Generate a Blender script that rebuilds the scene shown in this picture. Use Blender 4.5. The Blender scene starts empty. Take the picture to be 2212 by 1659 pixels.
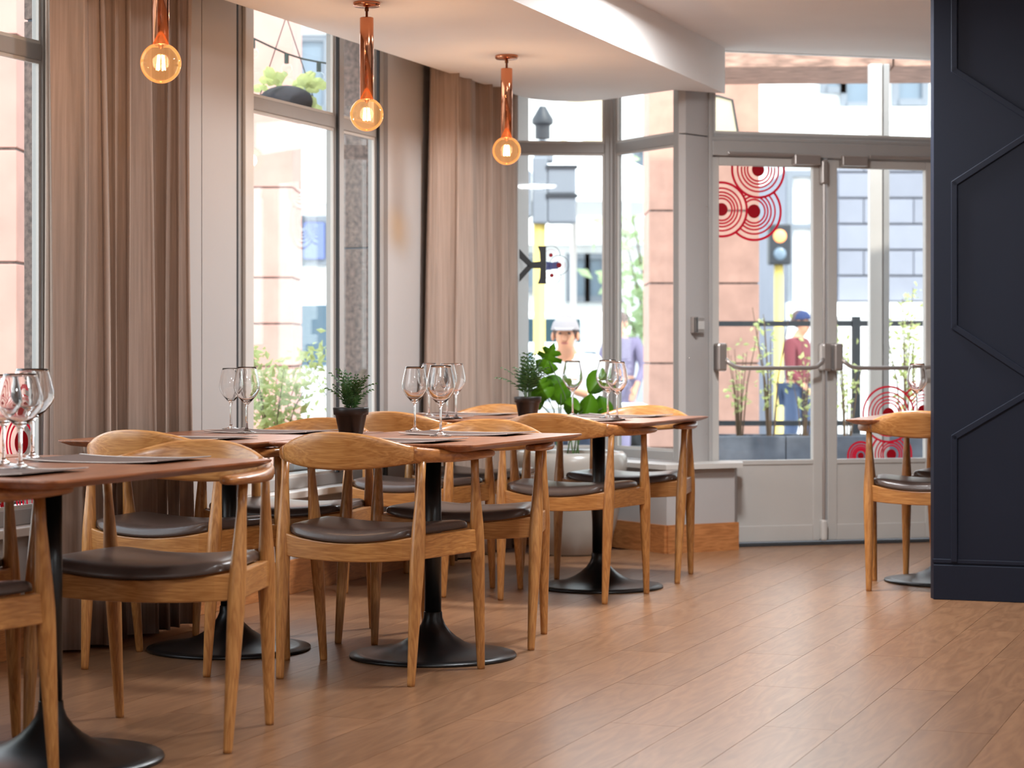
import bpy, bmesh, math, random
from mathutils import Matrix, Vector
random.seed(7)
C = bpy.context.scene.collection
PI = math.pi
def R(d): return math.radians(d)

# ------------------------------------------------------------ camera
CAMZ, FPX, CX, HY = 1.02, 4700.0, 1106.0, 765.0
cam_d = bpy.data.cameras.new('camera'); cam = bpy.data.objects.new('camera', cam_d); C.objects.link(cam)
cam.location = (0, 0, CAMZ); cam.rotation_euler = (R(90), 0, 0)
cam_d.sensor_width = 36; cam_d.lens = 36 * FPX / 2212; cam_d.shift_y = -(829.5 - HY) / 2212
cam_d.dof.use_dof = True; cam_d.dof.focus_distance = 7.3; cam_d.dof.aperture_fstop = 4.5
cam_d.clip_end = 400
bpy.context.scene.camera = cam
# ------------------------------------------------------------ sky, sun, exposure
sc = bpy.context.scene
w = bpy.data.worlds.new('sky'); sc.world = w; w.use_nodes = True
nt = w.node_tree; bg = nt.nodes['Background']
tc = nt.nodes.new('ShaderNodeTexCoord'); sp = nt.nodes.new('ShaderNodeSeparateXYZ'); cr = nt.nodes.new('ShaderNodeValToRGB')
nt.links.new(tc.outputs['Generated'], sp.inputs[0]); nt.links.new(sp.outputs['Z'], cr.inputs[0]); nt.links.new(cr.outputs[0], bg.inputs[0])
cr.color_ramp.elements[0].position = 0.0; cr.color_ramp.elements[0].color = (0.97, 0.985, 1, 1)
cr.color_ramp.elements[1].position = 0.9; cr.color_ramp.elements[1].color = (0.68, 0.82, 1.0, 1)
bg.inputs[1].default_value = 3.8
sd = bpy.data.lights.new('sun', 'SUN'); sd.energy = 4.4; sd.angle = R(1.5); sd.color = (1, 0.95, 0.87)
sun = bpy.data.objects.new('sun', sd); C.objects.link(sun)
sun.rotation_euler = Vector((0.55, -0.75, 1.15)).to_track_quat('Z', 'Y').to_euler()
sc.view_settings.view_transform = 'Standard'; sc.view_settings.look = 'None'
sc.view_settings.gamma = 1; sc.view_settings.use_curve_mapping = False
sc.view_settings.exposure = 0.2
sc.cycles.use_denoising = True
sc.cycles.max_bounces = 10; sc.cycles.transparent_max_bounces = 24; sc.cycles.sample_clamp_indirect = 6
def area_lamp(name, loc, size, power, col):
    d = bpy.data.lights.new(name, 'AREA'); d.shape = 'DISK'; d.size = size; d.energy = power; d.color = col
    o = bpy.data.objects.new(name, d); C.objects.link(o); o.location = loc; return o

# ------------------------------------------------------------ frames of reference
ANG = R(20.3); SN, CS = math.sin(ANG), math.cos(ANG)
ROW = -ANG                                   # z rotation of things set out along the room
def UV(u, v, z=0.0): return Vector((u * SN + v * CS, u * CS - v * SN, z))
def at(px, py, z=0.0):                       # photo pixel -> point at height z
    Y = (CAMZ - z) * FPX / (py - HY); return Vector(((px - CX) / FPX * Y, Y, z))
def pz(px, py, Y): return Vector(((px - CX) / FPX * Y, Y, CAMZ - (py - HY) / FPX * Y))
def hit(px, py, P, n):                       # photo pixel -> point on a vertical plane
    d = Vector(((px - CX) / FPX, 1, -(py - HY) / FPX)); o = Vector((0, 0, CAMZ))
    t = (Vector(P) - o).dot(Vector(n)) / d.dot(Vector(n)); return o + d * t

# ------------------------------------------------------------ materials
def lin(c): return tuple(((x / 255) / 12.92 if x / 255 <= 0.04045 else ((x / 255 + 0.055) / 1.055) ** 2.4) for x in c)
def mat(name, rgb, rough=0.5, metal=0.0, noise=0.0, nscale=20, bump=0.0, bscale=60, stretch=(1, 1, 1), vary=0.0, coat=0.0, spec=0.5, trans=0.0):
    m = bpy.data.materials.new(name); m.use_nodes = True; n = m.node_tree.nodes; l = m.node_tree.links
    b = n['Principled BSDF']; col = lin(rgb) + (1,)
    b.inputs['Base Color'].default_value = col; b.inputs['Roughness'].default_value = rough; b.inputs['Metallic'].default_value = metal
    b.inputs['Coat Weight'].default_value = coat; b.inputs['Specular IOR Level'].default_value = spec
    b.inputs['Transmission Weight'].default_value = trans
    out = None
    if noise or bump or vary:
        t = n.new('ShaderNodeTexCoord'); mp = n.new('ShaderNodeMapping'); mp.inputs['Scale'].default_value = stretch
        l.new(t.outputs['Object'], mp.inputs[0])
    if noise:
        nz = n.new('ShaderNodeTexNoise'); nz.inputs['Scale'].default_value = nscale; nz.inputs['Detail'].default_value = 6
        l.new(mp.outputs[0], nz.inputs[0])
        hs = n.new('ShaderNodeHueSaturation'); hs.inputs['Color'].default_value = col
        mr = n.new('ShaderNodeMapRange'); mr.inputs['From Min'].default_value = 0.3; mr.inputs['From Max'].default_value = 0.7
        mr.inputs['To Min'].default_value = 1 - noise; mr.inputs['To Max'].default_value = 1 + noise
        l.new(nz.outputs[0], mr.inputs[0]); l.new(mr.outputs[0], hs.inputs['Value']); out = hs.outputs[0]
    if vary:
        oi = n.new('ShaderNodeObjectInfo'); h2 = n.new('ShaderNodeHueSaturation'); mr2 = n.new('ShaderNodeMapRange')
        mr2.inputs['To Min'].default_value = 1 - vary; mr2.inputs['To Max'].default_value = 1 + vary
        l.new(oi.outputs['Random'], mr2.inputs[0]); l.new(mr2.outputs[0], h2.inputs['Value'])
        if out: l.new(out, h2.inputs['Color'])
        else: h2.inputs['Color'].default_value = col
        out = h2.outputs[0]
    if out: l.new(out, b.inputs['Base Color'])
    if bump:
        nb = n.new('ShaderNodeTexNoise'); nb.inputs['Scale'].default_value = bscale; nb.inputs['Detail'].default_value = 4
        l.new(mp.outputs[0], nb.inputs[0]); bp = n.new('ShaderNodeBump'); bp.inputs['Strength'].default_value = bump; bp.inputs['Distance'].default_value = 0.004
        l.new(nb.outputs[0], bp.inputs['Height']); l.new(bp.outputs[0], b.inputs['Normal'])
    return m
def wood(name, dark, light, rough, stretch, gscale=1.0, coat=0.0, vary=0.08, rnd=False):
    m = bpy.data.materials.new(name); m.use_nodes = True; n = m.node_tree.nodes; l = m.node_tree.links; b = n['Principled BSDF']
    t = n.new('ShaderNodeTexCoord'); mp = n.new('ShaderNodeMapping'); mp.inputs['Scale'].default_value = stretch
    oi = n.new('ShaderNodeObjectInfo')
    if rnd:
        ml = n.new('ShaderNodeMath'); ml.operation = 'MULTIPLY'; ml.inputs[1].default_value = 37.0
        cb = n.new('ShaderNodeCombineXYZ'); l.new(oi.outputs['Random'], ml.inputs[0])
        for i in range(3): l.new(ml.outputs[0], cb.inputs[i])
        l.new(cb.outputs[0], mp.inputs['Location'])
    l.new(t.outputs['Object'], mp.inputs[0])
    n1 = n.new('ShaderNodeTexNoise'); n1.inputs['Scale'].default_value = 1.6 * gscale; n1.inputs['Detail'].default_value = 3; n1.inputs['Distortion'].default_value = 0.6
    n2 = n.new('ShaderNodeTexNoise'); n2.inputs['Scale'].default_value = 9 * gscale; n2.inputs['Detail'].default_value = 8
    l.new(mp.outputs[0], n1.inputs[0]); l.new(mp.outputs[0], n2.inputs[0])
    fr = n.new('ShaderNodeMath'); fr.operation = 'MULTIPLY'; fr.inputs[1].default_value = 7.0; l.new(n1.outputs[0], fr.inputs[0])
    pp = n.new('ShaderNodeMath'); pp.operation = 'PINGPONG'; pp.inputs[1].default_value = 0.5; l.new(fr.outputs[0], pp.inputs[0])
    ad = n.new('ShaderNodeMath'); ad.operation = 'ADD'; l.new(pp.outputs[0], ad.inputs[0]); l.new(n2.outputs[0], ad.inputs[1])
    mr = n.new('ShaderNodeMapRange'); mr.inputs['From Min'].default_value = 0.35; mr.inputs['From Max'].default_value = 1.15; l.new(ad.outputs[0], mr.inputs[0])
    mx = n.new('ShaderNodeMixRGB'); mx.inputs[1].default_value = lin(dark) + (1,); mx.inputs[2].default_value = lin(light) + (1,); l.new(mr.outputs[0], mx.inputs[0])
    hs = n.new('ShaderNodeHueSaturation'); m2 = n.new('ShaderNodeMapRange'); m2.inputs['To Min'].default_value = 1 - vary; m2.inputs['To Max'].default_value = 1 + vary
    l.new(oi.outputs['Random'], m2.inputs[0]); l.new(m2.outputs[0], hs.inputs['Value']); l.new(mx.outputs[0], hs.inputs['Color']); l.new(hs.outputs[0], b.inputs['Base Color'])
    b.inputs['Roughness'].default_value = rough; b.inputs['Coat Weight'].default_value = coat; b.inputs['Coat Roughness'].default_value = 0.25
    return m
def glass_pane(name, tint=(0.96, 0.98, 0.97), refl=0.08):
    m = bpy.data.materials.new(name); m.use_nodes = True; n = m.node_tree.nodes; l = m.node_tree.links; n.clear()
    o = n.new('ShaderNodeOutputMaterial'); t = n.new('ShaderNodeBsdfTransparent'); g = n.new('ShaderNodeBsdfGlossy'); x = n.new('ShaderNodeMixShader'); f = n.new('ShaderNodeLayerWeight')
    t.inputs[0].default_value = tint + (1,); g.inputs['Roughness'].default_value = 0.02; f.inputs[0].default_value = 0.5
    pw = n.new('ShaderNodeMath'); pw.operation = 'POWER'; pw.inputs[1].default_value = 5; l.new(f.outputs['Facing'], pw.inputs[0])
    ma = n.new('ShaderNodeMath'); ma.operation = 'MULTIPLY_ADD'; ma.inputs[1].default_value = 0.5; ma.inputs[2].default_value = refl * 0.35; l.new(pw.outputs[0], ma.inputs[0])
    l.new(ma.outputs[0], x.inputs[0]); l.new(t.outputs[0], x.inputs[1]); l.new(g.outputs[0], x.inputs[2]); l.new(x.outputs[0], o.inputs[0]); return m
def emit(name, rgb, s):
    m = bpy.data.materials.new(name); m.use_nodes = True; n = m.node_tree.nodes; b = n['Principled BSDF']
    b.inputs['Base Color'].default_value = rgb + (1,); b.inputs['Emission Color'].default_value = rgb + (1,); b.inputs['Emission Strength'].default_value = s; return m

OAKL, OAKD = (200, 142, 80), (158, 100, 48)
M = dict(
 oak_leg=wood('oak_leg', OAKD, OAKL, 0.38, (14, 14, 1.2), 1.6, 0.25),
 oak_crest=wood('oak_crest', (166, 106, 52), (208, 150, 88), 0.33, (1.2, 9, 16), 1.3, 0.3),
 oak_arm=wood('oak_arm', (146, 88, 44), (190, 126, 68), 0.33, (10, 1.2, 14), 1.3, 0.3),
 oak_rail=wood('oak_rail', OAKD, OAKL, 0.38, (1.5, 1.5, 16), 1.5, 0.2),
 leather=mat('brown_leather', (84, 70, 64), 0.28, bump=0.15, bscale=160, noise=0.06, nscale=30),
 tabletop=wood('tabletop', (122, 70, 42), (172, 106, 66), 0.33, (12, 1.0, 12), 1.0, 0.35),
 plank=wood('plank', (120, 84, 58), (144, 105, 75), 0.31, (7, 0.9, 7), 1.0, 0.0, 0.10, True),
 skirting=wood('skirting', (150, 92, 48), (190, 126, 74), 0.5, (1.5, 1.5, 12), 1.2),
 black=mat('black_metal', (17, 17, 18), 0.33, 0.0, bump=0.05, bscale=300),
 white=mat('white_plaster', (244, 239, 235), 0.8, noise=0.015, nscale=3),
 fascia=mat('grey_plaster', (206, 196, 186), 0.8, noise=0.015, nscale=3),
 wallgrey=mat('wall_paint', (172, 166, 163), 0.7, noise=0.01, nscale=4),
 frame=mat('frame_paint', (156, 152, 149), 0.42, noise=0.02, nscale=8),
 framelt=mat('frame_paint_pale', (196, 190, 184), 0.4, noise=0.02, nscale=8),
 doorpaint=mat('door_paint', (184, 178, 172), 0.5, noise=0.03, nscale=5),
 navy=mat('navy_paint', (20, 26, 42), 0.6, noise=0.05, nscale=3, spec=0.25),
 curtain=mat('curtain_linen', (162, 143, 131), 0.95, noise=0.16, nscale=9, stretch=(9, 9, 0.25), bump=0.25, bscale=120, spec=0.1),
 copper=mat('copper', (205, 138, 104), 0.14, 1.0),
 darkcopper=mat('dark_copper', (130, 78, 50), 0.3, 1.0),
 metal=mat('satin_metal', (176, 166, 160), 0.35, 0.7),
 steel=mat('steel', (150, 150, 150), 0.25, 1.0),
 darkrubber=mat('dark_rubber', (38, 38, 40), 0.7),
 potblack=mat('black_plastic', (20, 18, 18), 0.4),
 soil=mat('soil', (45, 32, 24), 0.95, noise=0.3, nscale=80),
 concrete=mat('glazed_stone_pot', (168, 162, 154), 0.25, noise=0.05, nscale=6),
 palm=mat('palm_leaf', (44, 74, 34), 0.45, vary=0.3),
 monstera=mat('monstera_leaf', (84, 132, 30), 0.4, noise=0.12, nscale=12, vary=0.15),
 stem=mat('stem', (70, 96, 50), 0.6),
 twig=mat('twig', (96, 76, 56), 0.8),
 leafy=mat('shrub_leaf', (150, 175, 66), 0.6, vary=0.2),
 leafdark=mat('tree_leaf', (110, 140, 60), 0.7, vary=0.2),
 mat_paper=mat('placemat', (88, 66, 58), 0.6),
 napkin=mat('napkin_edge', (226, 218, 212), 0.8),
 red=mat('red_vinyl', (178, 16, 36), 0.5),
 inkblack=mat('black_vinyl', (24, 26, 30), 0.5),
 inkblue=mat('blue_vinyl', (70, 80, 140), 0.5),
 pink=mat('pink_stone', (202, 158, 140), 0.8, noise=0.12, nscale=7, vary=0.05),
 pinkpale=mat('pale_pink_stone', (190, 146, 134), 0.8, noise=0.08, nscale=5, vary=0.03),
 granite=mat('brown_granite', (108, 88, 80), 0.6, noise=0.55, nscale=45),
 beam=mat('rough_stone', (160, 126, 110), 0.85, noise=0.55, nscale=9, stretch=(0.8, 3, 3)),
 asphalt=mat('asphalt', (150, 150, 152), 0.9, noise=0.08, nscale=3),
 paving=mat('terrace_paving', (190, 184, 176), 0.85, noise=0.06, nscale=5, vary=0.05),
 bwhite=mat('white_facade', (236, 236, 234), 0.85, noise=0.02, nscale=1),
 bgrey=mat('grey_facade', (132, 134, 144), 0.85, noise=0.05, nscale=3, vary=0.06),
 bglass=mat('facade_glass', (110, 126, 140), 0.15, noise=0.1, nscale=1),
 carwhite=mat('car_white', (232, 236, 238), 0.25, coat=0.8),
 carglass=mat('car_glass', (50, 72, 84), 0.1),
 yellow=mat('yellow_paint', (214, 190, 104), 0.5),
 signal=mat('signal_housing', (40, 44, 50), 0.5),
 signalgrey=mat('signal_back', (120, 126, 134), 0.5),
 canvas=mat('cream_canvas', (226, 216, 190), 0.9),
 canvaswhite=mat('white_canvas', (240, 240, 236), 0.9),
 darkstone=mat('planter_slate', (92, 96, 106), 0.8, noise=0.25, nscale=9),
 skin=mat('skin', (208, 150, 118), 0.6), hair=mat('hair', (92, 72, 66), 0.8),
 shirt=mat('white_shirt', (232, 234, 238), 0.9), jeans=mat('jeans', (70, 84, 110), 0.9),
 redcloth=mat('red_cloth', (112, 52, 58), 0.9), navycloth=mat('navy_cloth', (40, 52, 90), 0.9), purple=mat('mauve_cloth', (120, 112, 140), 0.9),
 basket=mat('black_basket', (40, 40, 46), 0.9, noise=0.4, nscale=40),
 cordgreen=mat('green_cord', (30, 52, 50), 0.7),
 pane=glass_pane('window_glass'), )
def real_glass(name, col=(1, 1, 1), ior=1.5):
    m = bpy.data.materials.new(name); m.use_nodes = True; b = m.node_tree.nodes['Principled BSDF']
    b.inputs['Base Color'].default_value = col + (1,); b.inputs['Roughness'].default_value = 0.0; b.inputs['Transmission Weight'].default_value = 1; b.inputs['IOR'].default_value = ior; return m
M['crystal'] = real_glass('crystal')
def translucent(name, rgb, amount, rough=0.5, vary=0.0):
    m = mat(name, rgb, rough, vary=vary); n = m.node_tree.nodes; l = m.node_tree.links; b = n['Principled BSDF']; o = n['Material Output']
    t = n.new('ShaderNodeBsdfTranslucent'); t.inputs[0].default_value = lin(rgb) + (1,); x = n.new('ShaderNodeMixShader'); x.inputs[0].default_value = amount
    l.new(b.outputs[0], x.inputs[1]); l.new(t.outputs[0], x.inputs[2]); l.new(x.outputs[0], o.inputs[0]); return m
M['monstera'] = translucent('monstera_leaf', (104, 158, 30), 0.55, 0.4, 0.12)
M['leafy'] = translucent('shrub_leaf', (192, 202, 136), 0.35, 0.6, 0.2)
M['leafdark'] = translucent('tree_leaf', (178, 196, 150), 0.35, 0.6, 0.2)
M['red'] = translucent('red_vinyl', (176, 14, 38), 0.55)
M['canvas'] = translucent('cream_canvas', (226, 216, 190), 0.3)
M['palm'] = translucent('palm_leaf', (52, 84, 40), 0.3, 0.45, 0.2)
def amber():
    m = bpy.data.materials.new('amber_glass'); m.use_nodes = True; n = m.node_tree.nodes; l = m.node_tree.links; n.clear()
    o = n.new('ShaderNodeOutputMaterial'); t = n.new('ShaderNodeBsdfTransparent'); g = n.new('ShaderNodeBsdfGlossy'); x = n.new('ShaderNodeMixShader'); f = n.new('ShaderNodeLayerWeight')
    e = n.new('ShaderNodeEmission'); a = n.new('ShaderNodeAddShader')
    t.inputs[0].default_value = (1.0, 0.80, 0.58, 1); g.inputs['Roughness'].default_value = 0.04; f.inputs[0].default_value = 0.14; g.inputs[0].default_value = (1, 0.85, 0.7, 1)
    e.inputs[0].default_value = (1, 0.50, 0.20, 1); e.inputs[1].default_value = 0.19
    l.new(f.outputs['Fresnel'], x.inputs[0]); l.new(t.outputs[0], x.inputs[1]); l.new(g.outputs[0], x.inputs[2]); l.new(x.outputs[0], a.inputs[0]); l.new(e.outputs[0], a.inputs[1]); l.new(a.outputs[0], o.inputs[0]); return m
M['amber'] = amber()
M['filament'] = emit('filament', (1, 0.62, 0.25), 22)

# ------------------------------------------------------------ mesh helpers
class MB:
    def __init__(s): s.v = []; s.f = []; s.mi = []; s.cur = 0
    def add(s, vs, fs, mtx=None):
        o = len(s.v)
        s.v += [tuple(mtx @ Vector(p)) if mtx else tuple(p) for p in vs]
        s.f += [tuple(i + o for i in f) for f in fs]; s.mi += [s.cur] * len(fs); return s
    def box(s, x0, x1, y0, y1, z0, z1, mtx=None, c=0.0):
        if c <= 0:
            vs = [(x, y, z) for x in (x0, x1) for y in (y0, y1) for z in (z0, z1)]
            return s.add(vs, [(0, 1, 3, 2), (4, 6, 7, 5), (0, 4, 5, 1), (2, 3, 7, 6), (0, 2, 6, 4), (1, 5, 7, 3)], mtx)
        b = bmesh.new(); bmesh.ops.create_cube(b, size=1)
        for v in b.verts: v.co = ((x0 + x1) / 2 + v.co.x * (x1 - x0), (y0 + y1) / 2 + v.co.y * (y1 - y0), (z0 + z1) / 2 + v.co.z * (z1 - z0))
        bmesh.ops.bevel(b, geom=b.edges[:], offset=c, segments=2, affect='EDGES', profile=0.5)
        b.verts.index_update(); s.add([v.co[:] for v in b.verts], [tuple(v.index for v in f.verts) for f in b.faces], mtx); b.free(); return s
    def prism(s, poly, z0, z1, mtx=None):
        n = len(poly); vs = [(p[0], p[1], z0) for p in poly] + [(p[0], p[1], z1) for p in poly]
        return s.add(vs, [tuple(range(n - 1, -1, -1)), tuple(range(n, 2 * n))] + [(i, (i + 1) % n, n + (i + 1) % n, n + i) for i in range(n)], mtx)
    def lathe(s, prof, n=32, mtx=None, closed=False):
        vs = []; fs = []
        for r, z in prof:
            for k in range(n): a = 2 * PI * k / n; vs.append((r * math.cos(a), r * math.sin(a), z))
        m = len(prof)
        for i in range(m - 1 + (1 if closed else 0)):
            j = (i + 1) % m
            for k in range(n):
                q = (k + 1) % n; fs.append((i * n + k, i * n + q, j * n + q, j * n + k))
        if not closed:
            if prof[0][0] > 1e-6: fs.append(tuple(range(n - 1, -1, -1)))
            if prof[-1][0] > 1e-6: fs.append(tuple((m - 1) * n + k for k in range(n)))
        return s.add(vs, fs, mtx)
    def tube(s, pts, rad, n=8, mtx=None, cap=True):
        pts = [Vector(p) for p in pts]; m = len(pts)
        if not isinstance(rad, (list, tuple)): rad = [rad] * m
        vs = []; fs = []; up = None
        for i, p in enumerate(pts):
            t = (pts[min(i + 1, m - 1)] - pts[max(i - 1, 0)]).normalized()
            if up is None:
                up = Vector((0, 0, 1)) if abs(t.z) < 0.9 else Vector((1, 0, 0))
            a = up.cross(t).normalized(); b = t.cross(a).normalized(); up = b
            for k in range(n): q = 2 * PI * k / n; vs.append(tuple(p + a * math.cos(q) * rad[i] + b * math.sin(q) * rad[i]))
        for i in range(m - 1):
            for k in range(n): q = (k + 1) % n; fs.append((i * n + k, i * n + q, (i + 1) * n + q, (i + 1) * n + k))
        if cap: fs.append(tuple(range(n - 1, -1, -1))); fs.append(tuple((m - 1) * n + k for k in range(n)))
        return s.add(vs, fs, mtx)
    def ball(s, c, rx, ry=None, rz=None, n=14, mtx=None):
        ry = rx if ry is None else ry; rz = rx if rz is None else rz
        prof = [(math.sin(PI * i / n), -math.cos(PI * i / n)) for i in range(n + 1)]
        prof[0] = (1e-4, -1); prof[-1] = (1e-4, 1)
        b = MB().lathe(prof, n + 4)
        return s.add([(c[0] + x * rx, c[1] + y * ry, c[2] + z * rz) for x, y, z in b.v], b.f, mtx)
    def build(s, name, m, parent=None, smooth=False, loc=None, rotz=None, **props):
        me = bpy.data.meshes.new(name); me.from_pydata(s.v, [], s.f)
        bm = bmesh.new(); bm.from_mesh(me); bmesh.ops.recalc_face_normals(bm, faces=bm.faces); bm.to_mesh(me); bm.free()
        for q in (m if isinstance(m, list) else [m]): me.materials.append(q)
        if len(set(s.mi)) > 1: me.polygons.foreach_set('material_index', s.mi)
        if smooth:
            me.polygons.foreach_set('use_smooth', [True] * len(me.polygons))
            if smooth != 'all': me.set_sharp_from_angle(angle=R(38))
        me.update()
        o = bpy.data.objects.new(name, me); C.objects.link(o)
        if parent: o.parent = parent
        if loc is not None: o.location = loc
        if rotz is not None: o.rotation_euler = (0, 0, rotz)
        for k, v in props.items(): o[k] = v
        return o
def empty(name, loc=(0, 0, 0), rotz=0.0, parent=None, **props):
    o = bpy.data.objects.new(name, None); C.objects.link(o); o.location = loc; o.rotation_euler = (0, 0, rotz); o.empty_display_size = 0.1
    if parent: o.parent = parent
    for k, v in props.items(): o[k] = v
    return o
def thing(name, label, cat, loc=(0, 0, 0), rotz=0.0, group=None):
    o = empty(name, loc, rotz, label=label, category=cat)
    if group: o['group'] = group
    return o
def tag(o, label, cat, group=None):
    o['label'] = label; o['category'] = cat
    if group: o['group'] = group
    return o
def dup(root, loc, rotz, label=None, group=None, scale=None):
    r = root.copy(); C.objects.link(r); r.location = loc; r.rotation_euler = (0, 0, rotz)
    if label: r['label'] = label
    if group: r['group'] = group
    for ch in list(root.children):
        c = ch.copy(); C.objects.link(c); c.parent = r
        for g in list(ch.children):
            d = g.copy(); C.objects.link(d); d.parent = c
    return r
def one(mb_fn, *a): return mb_fn(*a)
# ============================================================ THE ROOM
WL = R(69.7)                                    # local x runs along the window wall, local y goes outwards
def struct(name, mb, m, parent=None, rotz=None, loc=None, smooth=False):
    o = mb.build(name, m, parent, smooth, loc, rotz)
    if not parent: o['kind'] = 'structure'
    return o
P0 = Vector((0.02, 11.88, 0)); P1 = Vector((0.555, 11.93, 0)); P2 = Vector((0.885, 11.35, 0)); D0 = Vector((1.051, 11.511, 0))
DD = Vector((0.963, 0.2696, 0)).normalized(); DN = Vector((-DD.y, DD.x, 0)); DA = math.atan2(DD.y, DD.x)
DE = D0 + DD * 3.2
CEIL = 2.63
room = [UV(-3, -4.1), P0, P1, P2, D0, DE, UV(-3, 3.2)]
def clip(poly, P, n):                           # keep the side where (p-P).n <= 0
    out = []
    for i in range(len(poly)):
        a, b = poly[i], poly[(i + 1) % len(poly)]; da, db = (a - P).dot(n), (b - P).dot(n)
        if da <= 0: out.append(a)
        if (da < 0 < db) or (db < 0 < da): out.append(a + (b - a) * (da / (da - db)))
    return out
# floor: slab, planks in view each an object, the rest joined
fl = struct('floor', MB().prism([(p.x, p.y) for p in room], -0.12, -0.008), mat('floor_base', (96, 60, 42), 0.9))
rest = MB(); PW, PL = 0.205, 1.5; npl = 0
thr = D0 - DN * 0.03
for i in range(-3, 22):
    v0 = -4.09 + (i if i >= 0 else 100) * PW
    if i < 0: continue
    off = (i * 0.53) % 1.0 * PL
    for j in range(-3, 10):
        u0 = j * PL + off
        poly = [UV(u0, v0), UV(u0 + PL, v0), UV(u0 + PL, v0 + PW), UV(u0, v0 + PW)]
        poly = clip(poly, thr, DN); poly = clip(poly, UV(0, -4.09), -Vector((CS, -SN, 0)))
        poly = clip(poly, Vector((0, 11.60, 0)), Vector((0, 1, 0))) if v0 < -3.0 else poly
        if len(poly) < 3: continue
        inview = any(4.3 < p.y < 12.2 and abs(p.x / max(p.y, 0.1)) < 0.262 and (CAMZ / p.y) * FPX < 1000 for p in poly + [sum(poly, Vector()) / len(poly)])
        c = sum(poly, Vector()) / len(poly)
        g, h = 0.0007, 0.0
        rot = Matrix.Rotation(ANG, 3, 'Z'); lo = [rot @ (p - c) for p in poly]
        lo = [Vector((p.x - math.copysign(g, p.x), p.y - math.copysign(g, p.y), 0)) for p in lo]; hi = lo
        n = len(lo); vs = [(p.x, p.y, -0.008) for p in lo] + [(p.x, p.y, -0.0009) for p in lo] + [(p.x, p.y, 0) for p in hi]
        fs = [tuple(range(n - 1, -1, -1)), tuple(range(2 * n, 3 * n))] + [(k + a * n, (k + 1) % n + a * n, (k + 1) % n + (a + 1) * n, k + (a + 1) * n) for k in range(n) for a in (0, 1)]
        if inview and npl < 298:
            MB().add(vs, fs).build('plank', M['plank'], fl, loc=(c.x, c.y, 0), rotz=-ANG); npl += 1
        else: rest.add(vs, fs, Matrix.Translation(c) @ Matrix.Rotation(-ANG, 4, 'Z'))
ro = rest.build('planks_out_of_view', M['plank'], fl); ro['kind'] = 'stuff'
# ceiling and the dropped box over the tables
cp = [UV(-3.3, -4.5), Vector((-0.25, 12.25, 0)), Vector((0.75, 12.2, 0)), D0 + DN * 0.07, DE + DN * 0.07 + DD * 0.3, UV(-3.3, 3.5)]
struct('ceiling', MB().prism([(p.x, p.y) for p in cp], CEIL, CEIL + 0.25), M['white'])
sb = [UV(-3, -3.95), Vector((.022, 11.5, 0)), Vector((.10, 11.68, 0)), Vector((.22, 11.78, 0)), Vector((.365, 11.81, 0)), Vector((.5, 11.72, 0)), Vector((.84, 11.28, 0)), Vector((1.0, 11.37, 0)), Vector((1.12, 11.44, 0)), UV(-3, -2.92)]
sbm = MB().prism([(p.x, p.y) for p in sb], 2.39, CEIL + 0.001)
struct('ceiling_bulkhead', sbm, M['white'])
# window wall (opening list in u), piers, low walls
def wbox(u0, u1, z0, z1, y0=4.1, y1=4.18): return MB().box(u0, u1, y0, y1, z0, z1)
wl = MB()
wins = [(0.4, 2.6), (4.5, 6.56), (7.87, 9.40)]; SILL = 0.44
edges = [-3.0] + [e for p in wins for e in p] + [11.35]
for k in range(0, len(edges), 2): 
    if k == 4: wl.box(edges[k], 7.575, 4.1, 4.18, 0, CEIL).box(7.581, edges[k + 1], 4.1, 4.18, 0, CEIL).box(7.5, 7.6, 4.112, 4.17, 0, CEIL)
    else: wl.box(edges[k], edges[k + 1], 4.1, 4.18, 0, CEIL)
for a, b in wins: wl.box(a, b, 4.1, 4.18, 0, SILL - 0.03)
struct('wall_left', wl, M['wallgrey'], rotz=WL)
struct('baseboard_left', MB().box(-3, 11.2, 4.085, 4.1, 0, 0.145, c=0.002), M['skirting'], rotz=WL)
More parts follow.
